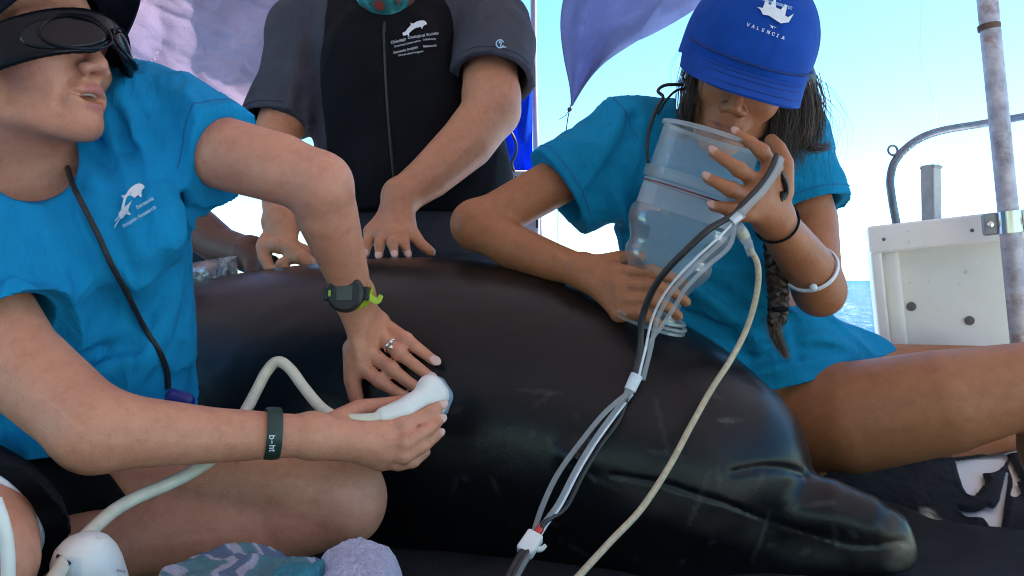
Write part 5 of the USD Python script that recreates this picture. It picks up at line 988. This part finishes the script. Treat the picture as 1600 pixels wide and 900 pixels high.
hgt = .013 + .016 * (meshkit.fbm(pg * 16, 3, 4) - .4) + .004 * (meshkit.fbm(pg * 60, 2, 8) - .5)
dist = np.minimum(np.array([hp.distance(Point(a, b)) if .7 < a < .92 else .05 for a, b in zip(ug.ravel(), vg.ravel())]) / .012, 1)
hgt = .004 + (hgt - .004 + .004 * np.sin(dist * 3.1)) * (.35 + .65 * dist)
ptsS = (sl0 + vg.reshape(-1, 1) * sdir + n_s * hgt[:, None] + np.outer(ug.ravel(), [1, 0, 0]))
n1, m1 = ug.shape; i, j = np.meshgrid(np.arange(n1 - 1), np.arange(m1 - 1), indexing='ij'); q = np.stack([i * m1 + j, i * m1 + j + 1, (i + 1) * m1 + j + 1, (i + 1) * m1 + j], -1).reshape(-1, 4)
cq = np.stack([ug.ravel()[q].mean(1), vg.ravel()[q].mean(1)], 1); q = q[contains_xy(poly, cq[:, 0], cq[:, 1])]
obj('dark_sheet', (ptsS, np.vstack([q[:, [0, 1, 2]], q[:, [0, 2, 3]]])), M['mat'], label='rumpled dark sheet with gaps over the white bench at the lower right', cat='sheet', smooth=True)

# ------------------------------------------------------------------ shade tarps, blue tarp and post behind
from scipy.interpolate import RectBivariateSpline
def patch(rows, nu=140, nv=160):
    r = np.array(rows, float); a, b = np.arange(r.shape[0]), np.arange(r.shape[1]); k1, k2 = min(3, len(a) - 1), min(3, len(b) - 1)
    uu, ww = np.linspace(0, a[-1], nu), np.linspace(0, b[-1], nv)
    return np.stack([RectBivariateSpline(a, b, r[..., k], kx=k1, ky=k2)(uu, ww) for k in range(3)], -1)
g = patch([[W(-420, -260, 1.95), W(-100, -280, 2.05), W(200, -270, 2.0), W(430, -260, 2.1), W(640, -240, 2.05)],
           [W(-420, -80, 2.0), W(-100, -60, 2.12), W(200, -40, 2.02), W(420, -50, 2.14), W(600, -60, 2.08)],
           [W(-420, 100, 2.0), W(-100, 90, 2.05), W(200, 80, 2.12), W(400, 70, 2.04), W(545, 60, 2.12)],
           [W(-420, 240, 2.0), W(-100, 250, 2.1), W(200, 230, 2.02), W(360, 216, 2.1), W(455, 205, 2.06)]], 150, 200)
pg = g.reshape(-1, 3); wr_ = (.05 * (ridge(pg, nrm([.55, 0, .8]), 7, 1.5, 3)**2 - .4) + .030 * fbm(pg, 9, 4, 7) + .012 * ridge(pg, nrm([.8, 0, -.5]), 20, 4, 5)**3)
g = g + wr_.reshape(g.shape[:2])[..., None] * V(.1, -1, .1)
obj('shade_tarp', cloth(g, .0015), M['lilac'], label='large crinkled lilac tarp hanging behind the woman on the left', cat='tarp', group=None, smooth=True)
g = patch([[V(-1.75, -1.30, .62), V(-.6, -1.32, .60), V(.6, -1.30, .62), V(1.62, -1.28, .70)], [V(-1.75, -1.28, 1.0), V(-.6, -1.28, 1.02), V(.6, -1.28, 1.02), V(1.62, -1.26, 1.04)], [V(-1.7, -1.1, 1.30), V(-.6, -1.1, 1.40), V(.6, -1.1, 1.38), V(1.6, -1.1, 1.32)], [V(-1.7, .1, 1.36), V(-.6, .1, 1.48), V(.6, .1, 1.46), V(1.62, .1, 1.36)], [V(-1.7, 1.2, 1.40), V(-.6, 1.2, 1.50), V(.6, 1.2, 1.48), V(1.62, 1.2, 1.38)], [V(-1.7, 2.1, 1.46), V(-.6, 2.1, 1.52), V(.6, 2.1, 1.50), V(1.60, 2.1, 1.42)]], 90, 90)
pg = g.reshape(-1, 3); g = g + (.05 * fbm(pg, 4, 3, 7)).reshape(g.shape[:2])[..., None] * V(0, 0, 1)
obj('shade_awning', cloth(g, .0015), M['awning'], label='pale lilac awning stretched overhead above the whole group', cat='awning', smooth=True)
g = patch([[W(905, -160, 1.72), W(990, -170, 1.76), W(1090, -180, 1.74), W(1220, -190, 1.7)], [W(886, -30, 1.70), W(960, -40, 1.78), W(1060, -40, 1.72), W(1150, -45, 1.74)], [W(875, 38, 1.70), W(930, 38, 1.75), W(985, 36, 1.69), W(1056, 33, 1.73)], [W(884, 105, 1.70), W(908, 104, 1.74), W(930, 103, 1.70), W(957, 88, 1.72)], [W(892, 165, 1.70), W(893, 165.5, 1.70), W(894, 166, 1.70), W(896, 164, 1.70)]], 120, 100)
pg = g.reshape(-1, 3); fade = np.clip((pg[:, 2] - W(0, 165, 1.7)[2]) / .12, 0, 1); g = g + (fade * (.020 * (ridge(pg, nrm([-.55, 0, -.83]), 14, 2, 3)**2 - .4) + .008 * fbm(pg, 14, 3, 7))).reshape(g.shape[:2])[..., None] * V(.1, -1, .1)
fl = thing('tarp_corner', W(893, 165, 1.70), 'violet blue tarp corner drawn to a point against the sky above the teal tee', 'tarp')
obj('sheet', cloth(g, .0015), M['violet'], fl, smooth=True)
obj('tie_cord', tube(P([(893, 160, 1.70), (890, 172, 1.70), (887, 186, 1.70), (884, 210, 1.72), (878, 260, 1.9), (872, 330, 2.1), (872, 400, 2.1)]), .0012, 6, 8), M['line'], fl); kn_ = trimesh.creation.icosphere(2, .005); kn_.apply_translation(W(890, 171, 1.70)); obj('knot', kn_, M['line'], fl, smooth=True)
obj('loose_end', tube(P([(890, 171, 1.70), (884, 180, 1.70), (878, 184, 1.70), (874, 187, 1.70)]), .0008, 5, 6), M['line'], fl)
g = patch([[W(752, 60, 1.96), W(785, 60, 1.94), W(806, 60, 1.97), W(826, 60, 1.95)], [W(756, 150, 1.96), W(786, 150, 1.99), W(808, 150, 1.93), W(830, 150, 1.96)], [W(764, 262, 1.96), W(790, 264, 1.93), W(812, 262, 1.97), W(832, 258, 1.95)], [W(768, 300, 1.96), W(792, 302, 1.96), W(812, 300, 1.95), W(833, 298, 1.95)]], 80, 60)
pg = g.reshape(-1, 3); g = g + (.022 * ridge(pg, nrm([.1, 0, 1]), 22, 3, 3)**2).reshape(g.shape[:2])[..., None] * V(0, -1, 0)
obj('blue_tarp', cloth(g, .0015), M['blue_tarp'], label='strip of bright blue tarp hanging behind the man in the vest', cat='tarp', smooth=True)
tq_ = thing('awning_post', W(842, 420, 2.0), 'thin lavender grey post behind the blue tarp strip', 'post')
obj('shaft', tube([W(833, -140, 2.0), W(835, 150, 2.0), W(846, 420, 2.0)], .0075, 12, 6), plain('lavender_post', (.36, .34, .46), .5), tq_); obj('foot', lathe([(0, 0), (.02, 0), (.02, .01), (.008, .014)], W(846, 420, 2.0), (0, 0, 1), 20), M['steel'], tq_)
obj('black_cord', tube(P([(796, 160, 1.9), (792, 190, 1.9), (798, 205, 1.9), (806, 222, 1.9), (806, 240, 1.9), (800, 256, 1.9), (806, 280, 1.9), (804, 330, 1.9)]), .0032, 8, 8), M['black_rubber'], label='black cord hanging in loops beside the blue tarp', cat='cord')
tpn = thing('pale_locker', W(815, 420, 1.92), 'pale grey locker with a dark latch behind the elbow of the woman with the jar', 'locker')
obj('body', rbox((.115, .06, .24), W(806, 352, 1.93), None, .01), M['grey_panel'], tpn); obj('latch', rbox((.006, .008, .05), W(839, 340, 1.885), None, .002), M['slate'], tpn); obj('lid', rbox((.121, .066, .02), W(806, 275, 1.93), None, .006), M['grey_panel'], tpn)
